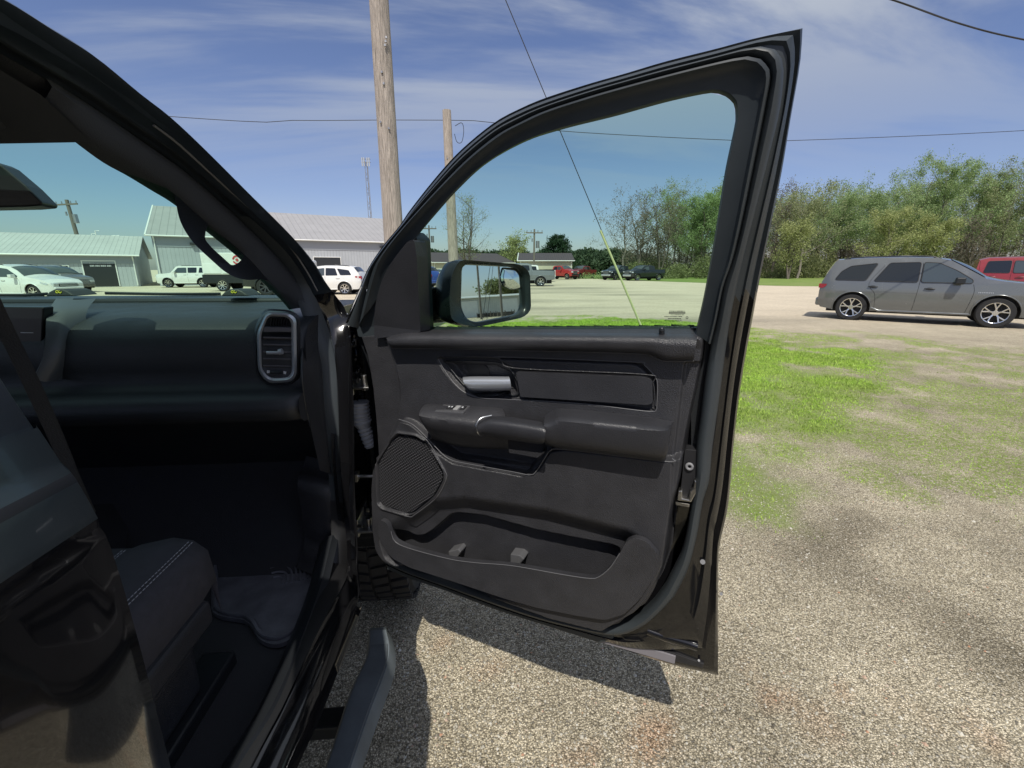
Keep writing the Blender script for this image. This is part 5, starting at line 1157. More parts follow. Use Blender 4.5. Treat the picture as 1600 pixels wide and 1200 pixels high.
# latch, screws, stamped details
mesh('latch_plate', dplate(rounded([(1070,702),(1092,704),(1094,725),(1086,760),(1080,785),(1062,782),(1066,740)], 3, 2), .02, .052), M['cavity'], DOOR, bevel=.002)
lt = mesh('latch', join(dplate([(1060,767),(1066,767),(1066,779),(1076,781),(1078,768),(1083,763),(1085,750),(1088,752),(1087,772),(1080,785),(1058,782)], .045, .066), dplate([(1055,784),(1078,788),(1077,793),(1055,789)], .03, .06)), M['steel'], DOOR, bevel=.002)
c0_ = np.array(DP(1077.5,728,.052)); rr_ = []
for k in range(20):
    a = 2*math.pi*k/20; rr_.append(tuple(c0_+DD*.0062*math.cos(a)+np.array([0,0,1])*.0065*math.sin(a)+dn3*.004))
mesh('rubber_bumper', tube(rr_+[rr_[0]], .0032, 8, False), mat('pale rubber', (.22,.22,.23), .6), DOOR, smooth=60)
mesh('screw', join(*[tube([DP(x, y, w_), DP(x, y, w_+.006)], r_, 8) for x, y, w_, r_ in ((1098,878,.028,.006),(1118,549,.01,.005),(1090,980,.02,.003),(1092,1032,.008,.003),(1127,928,.0,.004))]), mat('dull screw steel', (.16,.16,.165), .4, metal=.5), DOOR)
mesh('stamped_rib', join(*[tube([tuple(p) for p in resample([DP(*p, .022) for p in c], 24)], r_, 8) for c, r_ in (([(1047,938),(1062,943),(1074,952),(1077,960),(1072,966),(1058,964)], .0035), ([(1012,985),(1040,995),(1075,1005),(1090,1010)], .012), ([(1092,700),(1096,760),(1098,830),(1096,880)], .002), ([(1118,700),(1117,760),(1112,800)], .003))]), M['paint'], DOOR, smooth=60)
mesh('drain_strip', dplate([(934,1003),(944,998),(956,995),(1056,1026),(1054,1038)], -.01, .016), mat('grey vinyl strip', (.20,.19,.21), .45), DOOR, bevel=.002)
mesh('lower_seal', dplate([(604,890),(640,905),(700,925),(800,962),(936,1005),(958,1000),(960,992),(860,968),(700,914),(606,878)], .0, .03), M['rubber'], DOOR, bevel=.004)
mesh('seal_lip', dplate([(1000,1006),(1050,1020),(1100,1038),(1098,1044),(1056,1034),(1056,1028)], .0, .012), M['seal2'], DOOR, bevel=.001)
# ---------------------------------------------------------------- outside mirror
mc = np.array(DP(772,458,-.17)); inc = (mc-CP)/np.linalg.norm(mc-CP); refl = np.array([.966,-.255,.030]); refl /= np.linalg.norm(refl)
mn = (refl-inc); mn /= np.linalg.norm(mn)
def MP(px, py, off=0.0):
    r = R(px, py); t_ = np.dot(mc+mn*off-CP, mn)/np.dot(r, mn); return CP+r*t_
MIR = TK
GLS = rounded([(722,413),(805,417),(816,428),(818,485),(806,492),(745,504),(729,499),(720,480)], [10,10,8,8,10,8,8,10], 5)
RIM = rounded([(716,406),(735,407),(812,413),(826,425),(828,485),(816,496),(744,511),(720,507),(703,500),(700,470),(703,430)], [8,8,10,8,10,10,10,8,8,8,12], 5)
nR = 60
rim_f = [MP(*p, .012) for p in resample(RIM+[RIM[0]], nR+1, smooth=False)[:-1]]; gl_f = [MP(*p, .004) for p in resample(GLS+[GLS[0]], nR+1, smooth=False)[:-1]]
# start both loops at matching angle
def loop_align(A, B, c): 
    ang = lambda p: math.atan2(p[2]-c[2], np.dot(np.array(p)-c, np.cross(mn, [0,0,1])))
    ia = min(range(len(A)), key=lambda i: abs(ang(A[i])-.1)); ib = min(range(len(B)), key=lambda i: abs(ang(B[i])-.1)); return A[ia:]+A[:ia], B[ib:]+B[:ib]
rim_f, gl_f = loop_align(rim_f, gl_f, mc)
rim_f, gl_f = np.array(rim_f), np.array(gl_f); cen = rim_f.mean(0)
hs = lambda s, back: cen+(rim_f-cen)*s-mn*back+np.array([-.00, 0, 0])*back
HSG = mesh('side_mirror', loft([gl_f-mn*.02, gl_f, gl_f+(rim_f-gl_f)*.25+mn*.006, rim_f+mn*.006, rim_f, hs(1.03, .025), hs(1.0, .06), hs(.86, .10), hs(.6, .125), hs(.02, .135)], closed=True), mat('satin black mirror shell', (.012,.016,.017), .3, var=.1, vscale=12), TK, smooth=50)
V = [tuple(p) for p in gl_f-mn*.008]; 
a = Vector(V[10])-Vector(V[0]); b2 = Vector(V[30])-Vector(V[0]); fc = tuple(range(nR)); fc = fc if a.cross(b2).dot(Vector(mn)) > 0 else fc[::-1]
mesh('mirror_glass', (V, [fc]), M['mirror'], HSG)
# convex spot mirror in the upper outer corner of the glass
SPT = rounded([(785,417.5),(806,419),(814,428),(815.5,452),(800,453),(786,447),(781,436)], [3,6,5,3,10,10,8], 5)
sp_l = [MP(*p, -.002) for p in SPT]; sc_ = np.mean(sp_l, axis=0); V = []; Fc = []; ns = len(sp_l)
for j, (s_, h_) in enumerate(((1, 0), (.97, .0025), (.75, .0052), (.5, .0072), (.25, .0084), (.01, .0088))): V += [tuple(sc_+(np.array(p)-sc_)*s_+mn*h_) for p in sp_l]
for j in range(5):
    for k in range(ns): Fc.append((j*ns+k, j*ns+(k+1) % ns, (j+1)*ns+(k+1) % ns, (j+1)*ns+k))
mesh('spot_mirror', (V, Fc), M['mirror'], HSG, smooth=180)
def armsec(u_px, tops, w_):
    return None
am = [[DP(652,449,-.02), DP(652,507,-.02), DP(652,507,-.11), DP(652,449,-.11)], [DP(690,448,-.08), DP(690,504,-.08), DP(690,504,-.17), DP(690,448,-.17)], [DP(720,443,-.13), DP(722,500,-.13), DP(722,500,-.22), DP(720,443,-.22)]]
mesh('mirror_arm', loft([np.array(a_) for a_ in am], closed=True), MATS['satin black mirror shell'], HSG, bevel=.012, seg=3)
mesh('arm_groove', tube([DP(655,488,-.015), DP(692,488,-.075)], .0015, 5), M['cavity'], HSG)
# ---------------------------------------------------------------- body aperture: pillar, hinge pillar and sill
top1 = [(-160,-14),(-80,33),(0,83),(70,124),(140,165),(210,214),(280,263),(350,323),(420,390),(455,432),(472,475),(485,512),(497,545),(504,575),(508,640),(517,722),(521,780),(523,830),(520,880)]
top2 = [(-160,-30),(-80,18),(0,68),(70,108),(140,149),(210,197),(280,246),(350,306),(420,368),(460,412),(490,465),(507,507),(519,545),(524,590),(527,650),(530,720),(537,800),(543,850),(543,885)]
top3 = [(-160,-90),(-80,-48),(10,0),(70,38),(140,82),(210,140),(259,178),(315,231),(385,301),(455,371),(490,413),(506,440),(522,460),(539,483),(546,530),(549,600),(551,700),(552,800),(556,885)]
sil1 = [G(*p, .63) for p in [(500,930),(440,1085),(371,1200),(250,1420)]]; sil2 = [G(*p, .625) for p in [(535,910),(475,1018),(382,1200),(262,1420)]]
sil3 = [G(*p, .605) for p in [(556,945),(496,1095),(447,1200),(360,1420)]]; sil4 = [G(*p, .50) for p in [(564,948),(531,1039),(492,1116),(461,1200),(395,1380)]]
nA, nS = 90, 30
def ring(top, sil, xo): 
    a = resample([SD(p[0], p[1], xo) for p in top], nA); b_ = resample([a[-1]]+list(sil), nS)[1:]; return np.concatenate([a, b_])
q1, q2, q3 = ring(top1, sil1, .445), ring(top2, sil2, .415), ring(top3, sil3, .355)
ex = np.array([1., 0, 0])
BODY = mesh('body', loft([q2-ex*.02, q2+ex*.002, mixd(q2, q3, .12)-ex*.003, mixd(q2, q3, .30)-ex*.008, mixd(q2, q3, .36)+ex*.001, mixd(q2, q3, .5)+ex*.010, mixd(q2, q3, .7)+ex*.015, mixd(q2, q3, .88)+ex*.010, q3, q3+np.array([-.02, .03, -.02])]), M['paint'], TK, smooth=40, label='gloss black pillar, hinge post and sill round the doorway')
BODY.data.materials.append(mat('painted pillar sheen', (.022,.030,.040), .30, coat=.4))  # sky sheen on the black paint, put into a lighter bluish colour
for p_ in BODY.data.polygons:
    if p_.center.z > 1.43: p_.material_index = 1
AS = mesh('aperture_seal', loft([q1-ex*.01, q1+ex*.004, mixd(q1, q2, .3)+ex*.014, mixd(q1, q2, .7)+ex*.014, mixd(q1, q2, .85)+ex*.006, q2+ex*.006, q2-ex*.01]), M['rubber'], TK, smooth=50)
AS.data.materials.append(mat('dark sill rubber', (.010,.010,.011), .5))
for p_ in AS.data.polygons:
    if p_.center.z < .80: p_.material_index = 1
rk = resample(sil3, 40); rk4 = resample(sil4, 40)
mesh('rocker_panel', loft([rk, rk+np.array([.012,0,-.02]), mixd(rk, rk4, .6)+np.array([.012,0,0]), rk4, rk4+np.array([-.10,0,-.03])]), M['paint'], TK, smooth=50)
# bright reflex edge strips on the A pillar
mesh('pillar_moulding', tube([tuple(p) for p in resample([SD(*p, .385) for p in [(240,196),(280,226),(350,290),(420,352),(455,388),(480,425),(496,455)]], 30)], .0022, 6), mat('grey edge moulding', (.16,.16,.16), .4), TK, smooth=60)
# inner A pillar cover
K3 = [(60,158),(142,222),(189,250),(230,276),(273,304),(320,345),(385,400),(417,435),(445,462),(462,482)]
k3 = resample([SD(*p, .475) for p in K3], 50); k1 = resample([SD(*p, .445) for p in [(50,110),(140,165),(210,214),(280,263),(350,323),(420,390),(455,432),(472,475)]], 50)
k3b = k3+np.array([-.05, .08, -.01])
mesh('pillar_cover', loft([k3b, k3, mixd(k3, k1, .15)+ex*.012, mixd(k3, k1, .5)+ex*.022, mixd(k3, k1, .85)+ex*.014, k1]), M['headliner'], TK, smooth=60)
# header, headliner, roof
hd0 = SD(142,222,.475); 
def xrow(y, z, bow=0.0, n=12): return [(-.56-1.75*k/(n-1), y+bow*math.sin(math.pi*k/(n-1)), z) for k in range(n)]
hA = [(x, y+.0, z) for x, y, z in [tuple(hd0)]+[(hd0[0]-1.5*k/10, hd0[1]+.13*math.sin(math.pi*min(1, k/10*.9)), hd0[2]+.012*math.sin(math.pi*k/10)) for k in range(1, 11)]]
hA = resample(hA, 24); hB = hA+np.array([.02, -.10, .035]); hC = hA+np.array([.02, -.30, .075]); hD = np.array([(p[0]+.02, -1.6, 1.80) for p in hA]); hF = hA+np.array([0, .03, .03])
side_up = np.array([0, 0, 0])
mesh('headliner', loft([hF, hA, hB, hC, hD]), M['headliner'], TK, smooth=60)
r0_ = np.array([SD(p[0], p[1], .445) for p in [(-160,-14),(-80,33),(0,83),(70,124),(140,165)]])
r1p = resample(r0_, 20); r2p = r1p.copy(); r2p[:, 0] -= .16; r2p[:, 2] = np.interp(r2p[:, 1], [-.2, .5, .83], [1.80, 1.775, 1.70])
mesh('header_trim', loft([r1p, mixd(r1p, r2p, .5)+np.array([0, 0, .01]), r2p]), M['headliner'], TK, smooth=60)
mesh('roof', join(box(-2.28, -.60, -1.6, .62, 1.80, 1.83), loft([np.array([(-2.28,.62,1.83),(-.62,.62,1.83)]), np.array([(-2.2,1.0,1.765),(-.62,.97,1.765)])])), M['paint'], TK)  # sloping front piece is added out of sight to shade the dash face
mesh('roof_rail', tube([(-.60, -.2, 1.82), (-.60, -.6, 1.83), (-.60, -1.6, 1.82)], .04, 8), M['paint'], TK, smooth=60)
# windshield
wb = [tuple(k3[-1]+np.array([-.03,.07,.0]))]; 
gb = resample([tuple(k3[-1]+np.array([-.02,.05,-.02])), (-.75,1.62,1.36), (-1.35,1.86,1.36), (-1.95,1.62,1.36), (-2.25,1.3,1.37)], 30); gt_ = resample([tuple(p+np.array([0,.02,.015])) for p in hA[::4]], 30)
V, Fc = loft([gb, mixd(gb, gt_, .33)+np.array([0,.02,.02]), mixd(gb, gt_, .66)+np.array([0,.02,.02]), gt_])
mesh('windshield', (V, Fc), G_WIND, TK, smooth=180)
# grab handle on the pillar
gh = [SD(*p, .50) for p in [(279,300),(281,325),(288,350),(306,375),(325,392),(345,411),(358,418),(372,418),(388,408)]]
GHo = rounded([(262,296),(272,303),(275,318),(280,343),(291,365),(307,385),(330,406),(350,424),(368,434),(388,438),(408,436),(424,440),(400,402),(360,370),(320,340),(290,316)], [4,6,8,14,14,14,14,12,12,8,5,6,10,10,10,10], 4)
GHh = rounded([(326,349),(321,362),(320,374),(332,388),(350,404),(362,415),(371,412),(382,401),(374,392),(350,371)], [3,6,6,8,8,4,4,5,6,8], 4)
mesh('grab_handle', plate(GHo, (GHh,), lambda x, y: SD(x, y, .475), lambda x, y: SD(x, y, .445 if False else .503)), M['satin'], TK, bevel=.009, seg=4, smooth=50)
# rear-view mirror
rp = [YP(*p, 1.05) for p in [(-60,240),(-10,252),(2,258),(40,290),(66,316),(64,321),(40,323),(-60,325)]]
mesh('rearview_mirror', solid(rp, d=(-.03,.12,.0), th=.45), M['satin'], TK, bevel=.008, seg=3)
# ---------------------------------------------------------------- dashboard
prof = [(2.00,1.372),(1.75,1.374),(1.50,1.374),(1.34,1.370),(1.262,1.350),(1.232,1.318),(1.222,1.28),(1.222,1.235),(1.226,1.205),(1.21,1.190),(1.165,1.186),(1.142,1.178),(1.134,1.158),(1.138,1.128),(1.16,1.112),(1.24,1.10),(1.42,1.02),(1.62,.78),(1.70,.60)]
pr = resample([(0, a, b_) for a, b_ in prof], 70)
xsD = np.concatenate([[-.452, -.456, -.468], np.linspace(-.49, -2.25, 24)])
rows = []
for x in xsD:
    rnd_ = max(0, (x+.49)/.038); rr = pr.copy(); rr[:, 0] = x; rr[:, 1] += .022*rnd_**2; 
    rows.append(rr)
DASH = mesh('dashboard', loft(rows), M['dash'], TK, smooth=60)
mesh('dash_end_panel', (lambda a, b_: loft([a, mixd(a, b_, .5)+ex*.01, b_]))(resample([SD(*p, .452) for p in [(466,470),(478,500),(474,530),(471,575),(475,620),(488,680),(500,735)]], 30), resample([SD(*p, .448) for p in [(474,476),(486,512),(498,545),(505,575),(509,640),(514,700),(520,745)]], 30)), M['trim2'], TK, smooth=60)
mesh('dash_side', ([(-.452, y, z) for y, z in prof], [tuple(range(len(prof)))]), M['trim2'], DASH)
q = [tuple(p) for p in resample([SD(*p, .452) for p in [(478,503),(474,530),(471.5,575),(475,620),(484,665)]], 30)]
mesh('end_panel_edge', tube(q, .003, 6), M['satin'], DASH, smooth=60)
# air vent
VY = 1.215
def VPt(px, py, y=VY): return YP(px, py, y)
vo_ = rounded([(416,487),(450,489),(463,497),(464,585),(455,597),(418,599),(403,580),(401,520)], [10,8,8,8,10,12,12,10], 5)
vi_ = rounded([(419,494),(447,495),(455,502),(456,582),(449,590),(421,591),(409,577),(408,522)], [7,6,6,6,7,8,8,8], 5)
VO = resample(vo_+[vo_[0]], 61, smooth=False)[:-1]; VI = resample(vi_+[vi_[0]], 61, smooth=False)[:-1]
def ly(P, y): return np.array([VPt(p[0], p[1], y) for p in P])
vent = mesh('air_vent', loft([ly(VO, VY+.02), ly(VO, VY-.004), (ly(VO, VY-.010)*.5+ly(VI, VY-.010)*.5), ly(VI, VY-.004), ly(VI, VY+.03)], closed=True), mat('satin silver vent ring', (.55,.57,.60), .30, metal=.6), TK, smooth=50)
mesh('vent_box', (lambda P: (P, [tuple(range(len(P)))]))([tuple(p) for p in ly(VI, VY+.035)]), M['cavity'], vent)
for y0_ in (513, 526, 537, 548, 559, 570):
    mesh('vent_slat', solid([VPt(411,y0_,VY+.004), VPt(455,y0_+1,VY+.004), VPt(455,y0_+4,VY+.028), VPt(412,y0_+3,VY+.028)], th=.004), mat('vent blade plastic', (.09,.09,.10), .4), vent, bevel=.001)
mesh('vent_crossbar', solid([VPt(412,511,VY-.002), VPt(455,512,VY-.002), VPt(455,519,VY-.002), VPt(411,519,VY-.002)], d=(0,1,0), th=.02), MATS['vent blade plastic'], vent, bevel=.002)
for k in range(7): mesh('vent_louvre', solid([VPt(424+k*4,497,VY+.012), VPt(425+k*4,497,VY+.012), VPt(423+k*4,509,VY+.012), VPt(422+k*4,509,VY+.012)], d=(0,1,0), th=.01), M['satin'], vent)
mesh('vent_tab', join(tube([VPt(417,551,VY-.008), VPt(437,551,VY-.008)], .0045, 8), tube([VPt(436,550,VY-.006), VPt(441,549,VY-.006)], .008, 10)), M['chrome'], vent, smooth=50)
mesh('vent_wheel', join(tube([VPt(423,582,VY-.004), VPt(440,582,VY-.004)], .005, 8)), M['satin'], vent, smooth=50)
mesh('vent_symbol', join(solid([VPt(417,579,VY), VPt(421,579,VY), VPt(421,583,VY), VPt(417,583,VY)], d=(0,1,0), th=.003), solid([VPt(443,580,VY), VPt(447,581,VY), VPt(446,585,VY), VPt(443,584,VY)], d=(0,1,0), th=.003)), M['white_ink'], vent)
mesh('vent_floor', solid([VPt(411,574,VY+.006), VPt(456,575,VY+.006), VPt(455,592,VY+.002), VPt(413,591,VY+.002)], d=(0,1,0), th=.01), M['trim2'], vent)
mesh('vent_surround', loft([ly(rounded([(412,482),(452,484),(469,493),(470,588),(459,602),(414,604),(398,584),(396,516)], 11, 5), VY+.012), ly(rounded([(414,485),(450,487),(465,495),(466,586),(456,599),(416,601),(401,582),(399,518)], 11, 5), VY-.002)], closed=True), M['trim2'], vent, smooth=50)
# centre stack trim at the far left
cs = [(-.985,1.295,1.375),(-.975,1.235,1.345),(-.97,1.205,1.30),(-.985,1.19,1.23),(-1.02,1.185,1.185)]
a = resample([YP(*p) for p in [(88,466,1.42),(74,490,1.27),(71,530,1.22),(66,560,1.20),(52,590,1.18)]], 26); b_ = resample([YP(*p) for p in [(124,468,1.42),(106,490,1.28),(103,530,1.235),(100,562,1.22),(84,596,1.20)]], 26)
mesh('console_bezel', loft([a+np.array([0,.06,0]), a, mixd(a, b_, .2)+np.array([0,-.012,0]), mixd(a, b_, .8)+np.array([0,-.012,0]), b_, b_+np.array([0,.06,0])]), mat('satin graphite bezel', (.07,.075,.08), .4), DASH, smooth=60)
mesh('touch_screen', solid([YP(-120,478,1.24), YP(68,480,1.24), YP(64,560,1.23), YP(-120,575,1.23)], d=(0,1,0), th=.03), mat('black screen glass', (.004,.004,.005), .35), DASH, bevel=.003)
q = []
for (x, y, w_) in ((32,519,20),(44,521,14),(46,553,12),(20,549,10)): q.append(solid([YP(x,y,1.235), YP(x+w_,y+.5,1.235), YP(x+w_,y+2.5,1.235), YP(x,y+2,1.235)], d=(0,1,0), th=.002))
mesh('button_marks', join(*q), M['white_ink'], DASH)
mesh('glovebox_seam', tube([(-.50,1.1335,1.150),(-.8,1.1335,1.150),(-1.08,1.1335,1.150)], .0012, 5), M['cavity'], DASH)
# cowl and wiper covers with yellow marks
mesh('cowl_panel', join(box(-2.2, -.66, 1.88, 2.1, 1.30, 1.388)), M['satin'], TK, bevel=.01)
WPM = []
for px in (107, 374):
    c_ = np.array(YP(px, 456, 1.86)); pts = [(-.052,0,-.014),(-.035,0,.002),(-.014,0,.012),(.014,0,.012),(.03,0,.005),(.052,0,-.014)]
    V = [tuple(c_+np.array([p[0], -.04, p[2]])) for p in pts]+[tuple(c_+np.array([p[0], .07, p[2]*.9])) for p in pts]; m_n = len(pts)
    o_ = mesh('wiper_cover', (V, [tuple(range(m_n)), tuple(range(2*m_n-1, m_n-1, -1))]+[(i, (i+1) % m_n, m_n+(i+1) % m_n, m_n+i) for i in range(m_n)]), mat('grey cowl plastic', (.035,.038,.038), .5), TK, bevel=.005)
    s_ = []
    for k in range(2):
        cc = c_+np.array([-.005+.010*k, -.0415, .002]); s_.append(tube([tuple(cc+np.array([.0045*math.cos(a), 0, .004*math.sin(a)])) for a in np.linspace(.6+k, 5.6+k, 14)], .0013, 5))
    mesh('yellow_mark', join(*s_), M['yellow'], o_)
mesh('wiper_arm', tube([YP(345,459,2.1), YP(300,459.5,2.05), YP(240,459,2.0), YP(165,458,1.98)], .007, 6), M['satin'], TK, smooth=60)
mesh('wiper_arm', tube([YP(75,459,2.1), YP(40,461,2.05), YP(-60,461,2.0)], .007, 6), M['satin'], TK, smooth=60)
# hood, fender, grille end (seen only from the side, kept plain)
hd_rows = []
for y, z, hw in ((2.2,1.315,.84),(2.6,1.30,.86),(3.0,1.27,.87),(3.35,1.20,.84),(3.5,1.08,.80)): hd_rows.append([(-1.32+s*hw, y, z-(.05 if abs(s) == 1 else 0)-(.0 if abs(s) < .7 else .015)) for s in (-1,-.8,-.4,0,.4,.8,1)])
mesh('hood', loft(hd_rows), M['paint'], TK, smooth=60)
ar = [(1.99+.45*math.cos(a), .46+.50*math.sin(a)) for a in np.linspace(math.pi, 0, 20)]
fo = [(1.50,.50),(1.50,1.05),(1.55,1.27),(2.2,1.27),(3.0,1.22),(3.4,1.12),(3.5,.9),(3.5,.5),(2.46,.5)]+ar[::-1]
mesh('fender', plate(fo, (), lambda y, z: (-.46, y, z), lambda y, z: (-.37-.03*max(0, (z-1.0)/.3)**2-.04*max(0, (y-3.0)/.5)**2, y, z)), M['paint'], TK, bevel=.01)
mesh('front_fascia', box(-2.2, -.46, 3.38, 3.55, .5, 1.08), M['chrome'], TK, bevel=.05)
fw_ = wheel_mesh(.42, .01, 6, TK, (-.43+1.3, 1.97-1.4, .42), M['rimsilver'], 1)
bpy.data.objects.remove(fw_.children[0]); bpy.data.objects.remove(fw_.children[0]); bpy.data.objects.remove(fw_)
def tyre_x(cx, cy, cz, r, wd):
    prof_ = [(r*.68, -wd/2), (r*.90, -wd/2-.006), (r*.965, -wd*.44), (r*.975, 0), (r*.965, wd*.44), (r*.90, wd/2+.006), (r*.68, wd/2)]; V = []; Fc = []; n = 64; m = len(prof_)
    for k in range(n):
        a = 2*math.pi*k/n
        for q, xx in prof_: V.append((cx+xx, cy+q*math.cos(a), cz+q*math.sin(a)))
    for k in range(n):
        for i in range(m): Fc.append((k*m+i, k*m+(i+1) % m, ((k+1) % n)*m+(i+1) % m, ((k+1) % n)*m+i))
    parts = [(V, Fc)]
    for k in range(46):
        for j, (x0_, x1_) in enumerate(((-.5,-.27),(-.23,-.02),(.02,.23),(.27,.5))):
            a0 = 2*math.pi*(k+.35*(j % 2))/46; a1 = a0+2*math.pi*.66/46; sk_ = .03*(1 if j < 2 else -1)
            V = [(cx+x*wd, cy+q*math.cos(a), cz+q*math.sin(a)) for q in (r*.955, r) for x, a in ((x0_, a0), (x1_, a0+sk_), (x1_, a1+sk_), (x0_, a1))]
            parts.append((V, [(0,3,2,1),(4,5,6,7),(0,1,5,4),(1,2,6,5),(2,3,7,6),(3,0,4,7)]))
    return join(*parts)
FW = mesh('wheel', tyre_x(-.43, 1.97, .42, .42, .28), M['tyre'], TK, smooth=35)
mesh('rim', tube([(-.40, 1.97, .42), (-.31, 1.97, .42)], [.285, .27], 24), M['rimsilver'], FW, smooth=30)
mesh('inner_fender', box(-.50, -.255, 1.53, 1.545, .70, 1.33), M['underbody'], TK)
# hinge post hardware
JY = 1.47
mesh('hinge_post', join(box(-.50, -.365, JY, JY+.05, .55, 1.36)), M['paint'], TK, bevel=.01)
for (px, py) in ((566,598),(573,817)):
    c_ = np.array(YP(px, py, 1.42))
    mesh('hinge', join(box(c_[0]-.025, c_[0]+.04, 1.37, 1.47, c_[2]-.010, c_[2]-.002), box(c_[0]-.028, c_[0]-.018, 1.38, 1.47, c_[2]-.03, c_[2]+.035), tube([(c_[0]+.012, 1.40, c_[2]-.02), (c_[0]+.012, 1.40, c_[2]+.03)], .010, 10), tube([(c_[0]-.02, 1.385, c_[2]+.012), (c_[0]+.0, 1.375, c_[2]+.016)], .008, 6)), M['steel'], TK, bevel=.002)
c_ = np.array(YP(553,744,1.36)); e_ = np.array(YP(590,744,1.36))
mesh('check_strap', join(tube([tuple(c_), tuple(e_)], .006, 6), box(c_[0]-.012, c_[0]+.016, 1.34, 1.37, c_[2]-.012, c_[2]+.014), tube([(c_[0]-.004, 1.335, c_[2]), (c_[0]-.004, 1.345, c_[2])], .009, 8)), M['steel'], TK, bevel=.001)
pts = [YP(*p, 1.40) for p in [(562,628),(564,650),(569,668),(575,684),(581,697)]]; pp = resample([tuple(p) for p in pts], 48)
mesh('wiring_boot', tube([tuple(p) for p in pp], [.030*(1 if k % 4 < 2 else .86)*(1 if k < 24 else .75) for k in range(48)], 14), M['boot'], TK, smooth=30)
rg2 = random.Random(12); q = []
for k in range(26):
    px, py = rg2.uniform(541, 556), rg2.uniform(505, 618); px += (py-505)*.10; a_ = YP(px, py, rg2.uniform(1.42, 1.46)); b2_ = YP(px+rg2.uniform(-4, 5), py+rg2.uniform(2, 14), rg2.uniform(1.40, 1.44)); q.append(tube([a_, b2_], rg2.uniform(.002, .007), 6))
mesh('wiring_loom', join(*q), M['paint'], TK, smooth=40)
mesh('fender_flange', (lambda a, b_: loft([a, b_]))(resample([YP(*p, 1.44) for p in [(541,500),(546,540),(553,600),(556,660),(566,700),(573,750),(572,800)]], 24), resample([YP(*p, 1.40) for p in [(545,498),(551,540),(558,600),(563,665),(575,706),(578,750),(577,800)]], 24)), M['paint'], TK, smooth=60)
mesh('mirror_base_cover', solid([DP(539,502,-.01), DP(560,458,-.01), DP(566,470,.03), DP(560,515,.03), DP(545,506,.0)], d=tuple(-dn3), th=.02), M['trim'], DOOR, bevel=.003)
# ---------------------------------------------------------------- kick panel, sill, floor
ka = resample([SD(*p, .47) for p in [(517,722),(514,742),(508,754),(506,772),(510,800),(514,835),(516,865),(505,905)]], 26); kb = resample([SD(*p, .425) for p in [(531,722),(533,750),(536,780),(539,810),(543,850),(541,880),(533,905)]], 26)
mesh('kick_panel', loft([ka-ex*.10+np.array([0,.06,0]), ka, mixd(ka, kb, .3)+ex*.012, mixd(ka, kb, .8)+ex*.012, kb]), M['trim'], TK, smooth=60)
i1 = resample([tuple(q1[-34])]+[tuple(p) for p in sil1], 34); i0 = i1+np.array([-.045, 0, -.02])
mesh('sill_trim', loft([i0+np.array([-.02,0,-.06]), i0, mixd(i0, i1, .4)+np.array([0,0,.012]), mixd(i0, i1, .9)+np.array([0,0,.01]), i1+np.array([0,0,0]), i1+np.array([.01,0,-.01])]), M['satin'], TK, smooth=60)
fl_rows = [[(x, y, z) for x in np.linspace(-2.25, -.46, 8)] for y, z in ((-1.5,.565),(.3,.565),(1.15,.565),(1.35,.60),(1.65,.85),(1.75,1.1))]
mesh('floor_carpet', loft(fl_rows), M['carpet'], TK, smooth=60)
mesh('transmission_tunnel', loft([[(-1.12,y,.56),(-1.16,y,.66),(-1.25,y,.72),(-1.5,y,.72),(-1.6,y,.56)] for y in (-.5,.5,1.2,1.7)]), M['carpet'], TK, smooth=60)
FMAT = [(330,868),(400,842),(450,832),(486,834),(505,852),(510,885),(498,930),(474,978),(450,1000),(430,1007),(405,1000),(388,968),(345,962),(330,955)]
fm = thing('floor_mat', tuple(G(430, 930, .57)), 'moulded black rubber floor mat lying in the passenger footwell', 'floor mat')
P3 = [tuple(G(*p, .585)[:2]) for p in rounded(FMAT, 14, 4)]
mesh('mat_base', plate(P3, (), lambda x, y: (x, y, .570), lambda x, y: (x, y, .583)), M['mat'], fm, bevel=.004)
cm = np.mean(P3, axis=0); inn = [(cm[0]+(p[0]-cm[0])*.93, cm[1]+(p[1]-cm[1])*.93, .586) for p in P3]
mesh('mat_rim', tube([tuple(p) for p in resample(inn+[inn[0]], 80)], .007, 6, False), M['mat'], fm, smooth=60)
q = []
for k in range(9):
    s_ = .82-.085*k; q.append(tube([tuple((cm[0]+(p[0]-cm[0])*s_, cm[1]+(p[1]-cm[1])*s_, .585)) for p in resample(P3[8:30], 30)], .0035, 5))
mesh('mat_ribs', join(*q), M['mat'], fm, smooth=60)
# ---------------------------------------------------------------- seat and belt
SZ = .93
def seat_sec(y, zt, x0_, x1_, r_, zb_): 
    return [(x1_, y, zb_), (x1_+.012, y, zt-.09), (x1_+.006, y, zt-.03), (x1_-.02, y, zt-.004), (x1_-.06, y, zt+.006), (x1_-.13, y, zt-.008), (x1_-.15, y, zt-.016), (x1_-.26, y, zt-.014), (x0_+.15, y, zt-.016), (x0_+.06, y, zt+.004), (x0_, y, zt-.05), (x0_, y, zb_)]
SX1 = X_ = XP(332, 825, -.6)
sx1 = G(333, 825, SZ)[0]; sy1 = G(333, 828, SZ)[1]
secs = [seat_sec(-.30, SZ+.0, sx1-.52, sx1, .02, .80), seat_sec(.2, SZ-.01, sx1-.52, sx1, .02, .80), seat_sec(sy1-.25, SZ, sx1-.52, sx1, .02, .80), seat_sec(sy1-.07, SZ+.004, sx1-.52, sx1, .02, .80), seat_sec(sy1-.02, SZ-.008, sx1-.51, sx1-.008, .02, .80), seat_sec(sy1, SZ-.04, sx1-.50, sx1-.02, .02, .80), seat_sec(sy1-.005, SZ-.12, sx1-.50, sx1-.02, .02, .78)]
SEAT = mesh('seat_cushion', loft(secs), M['cloth'], TK, smooth=70)
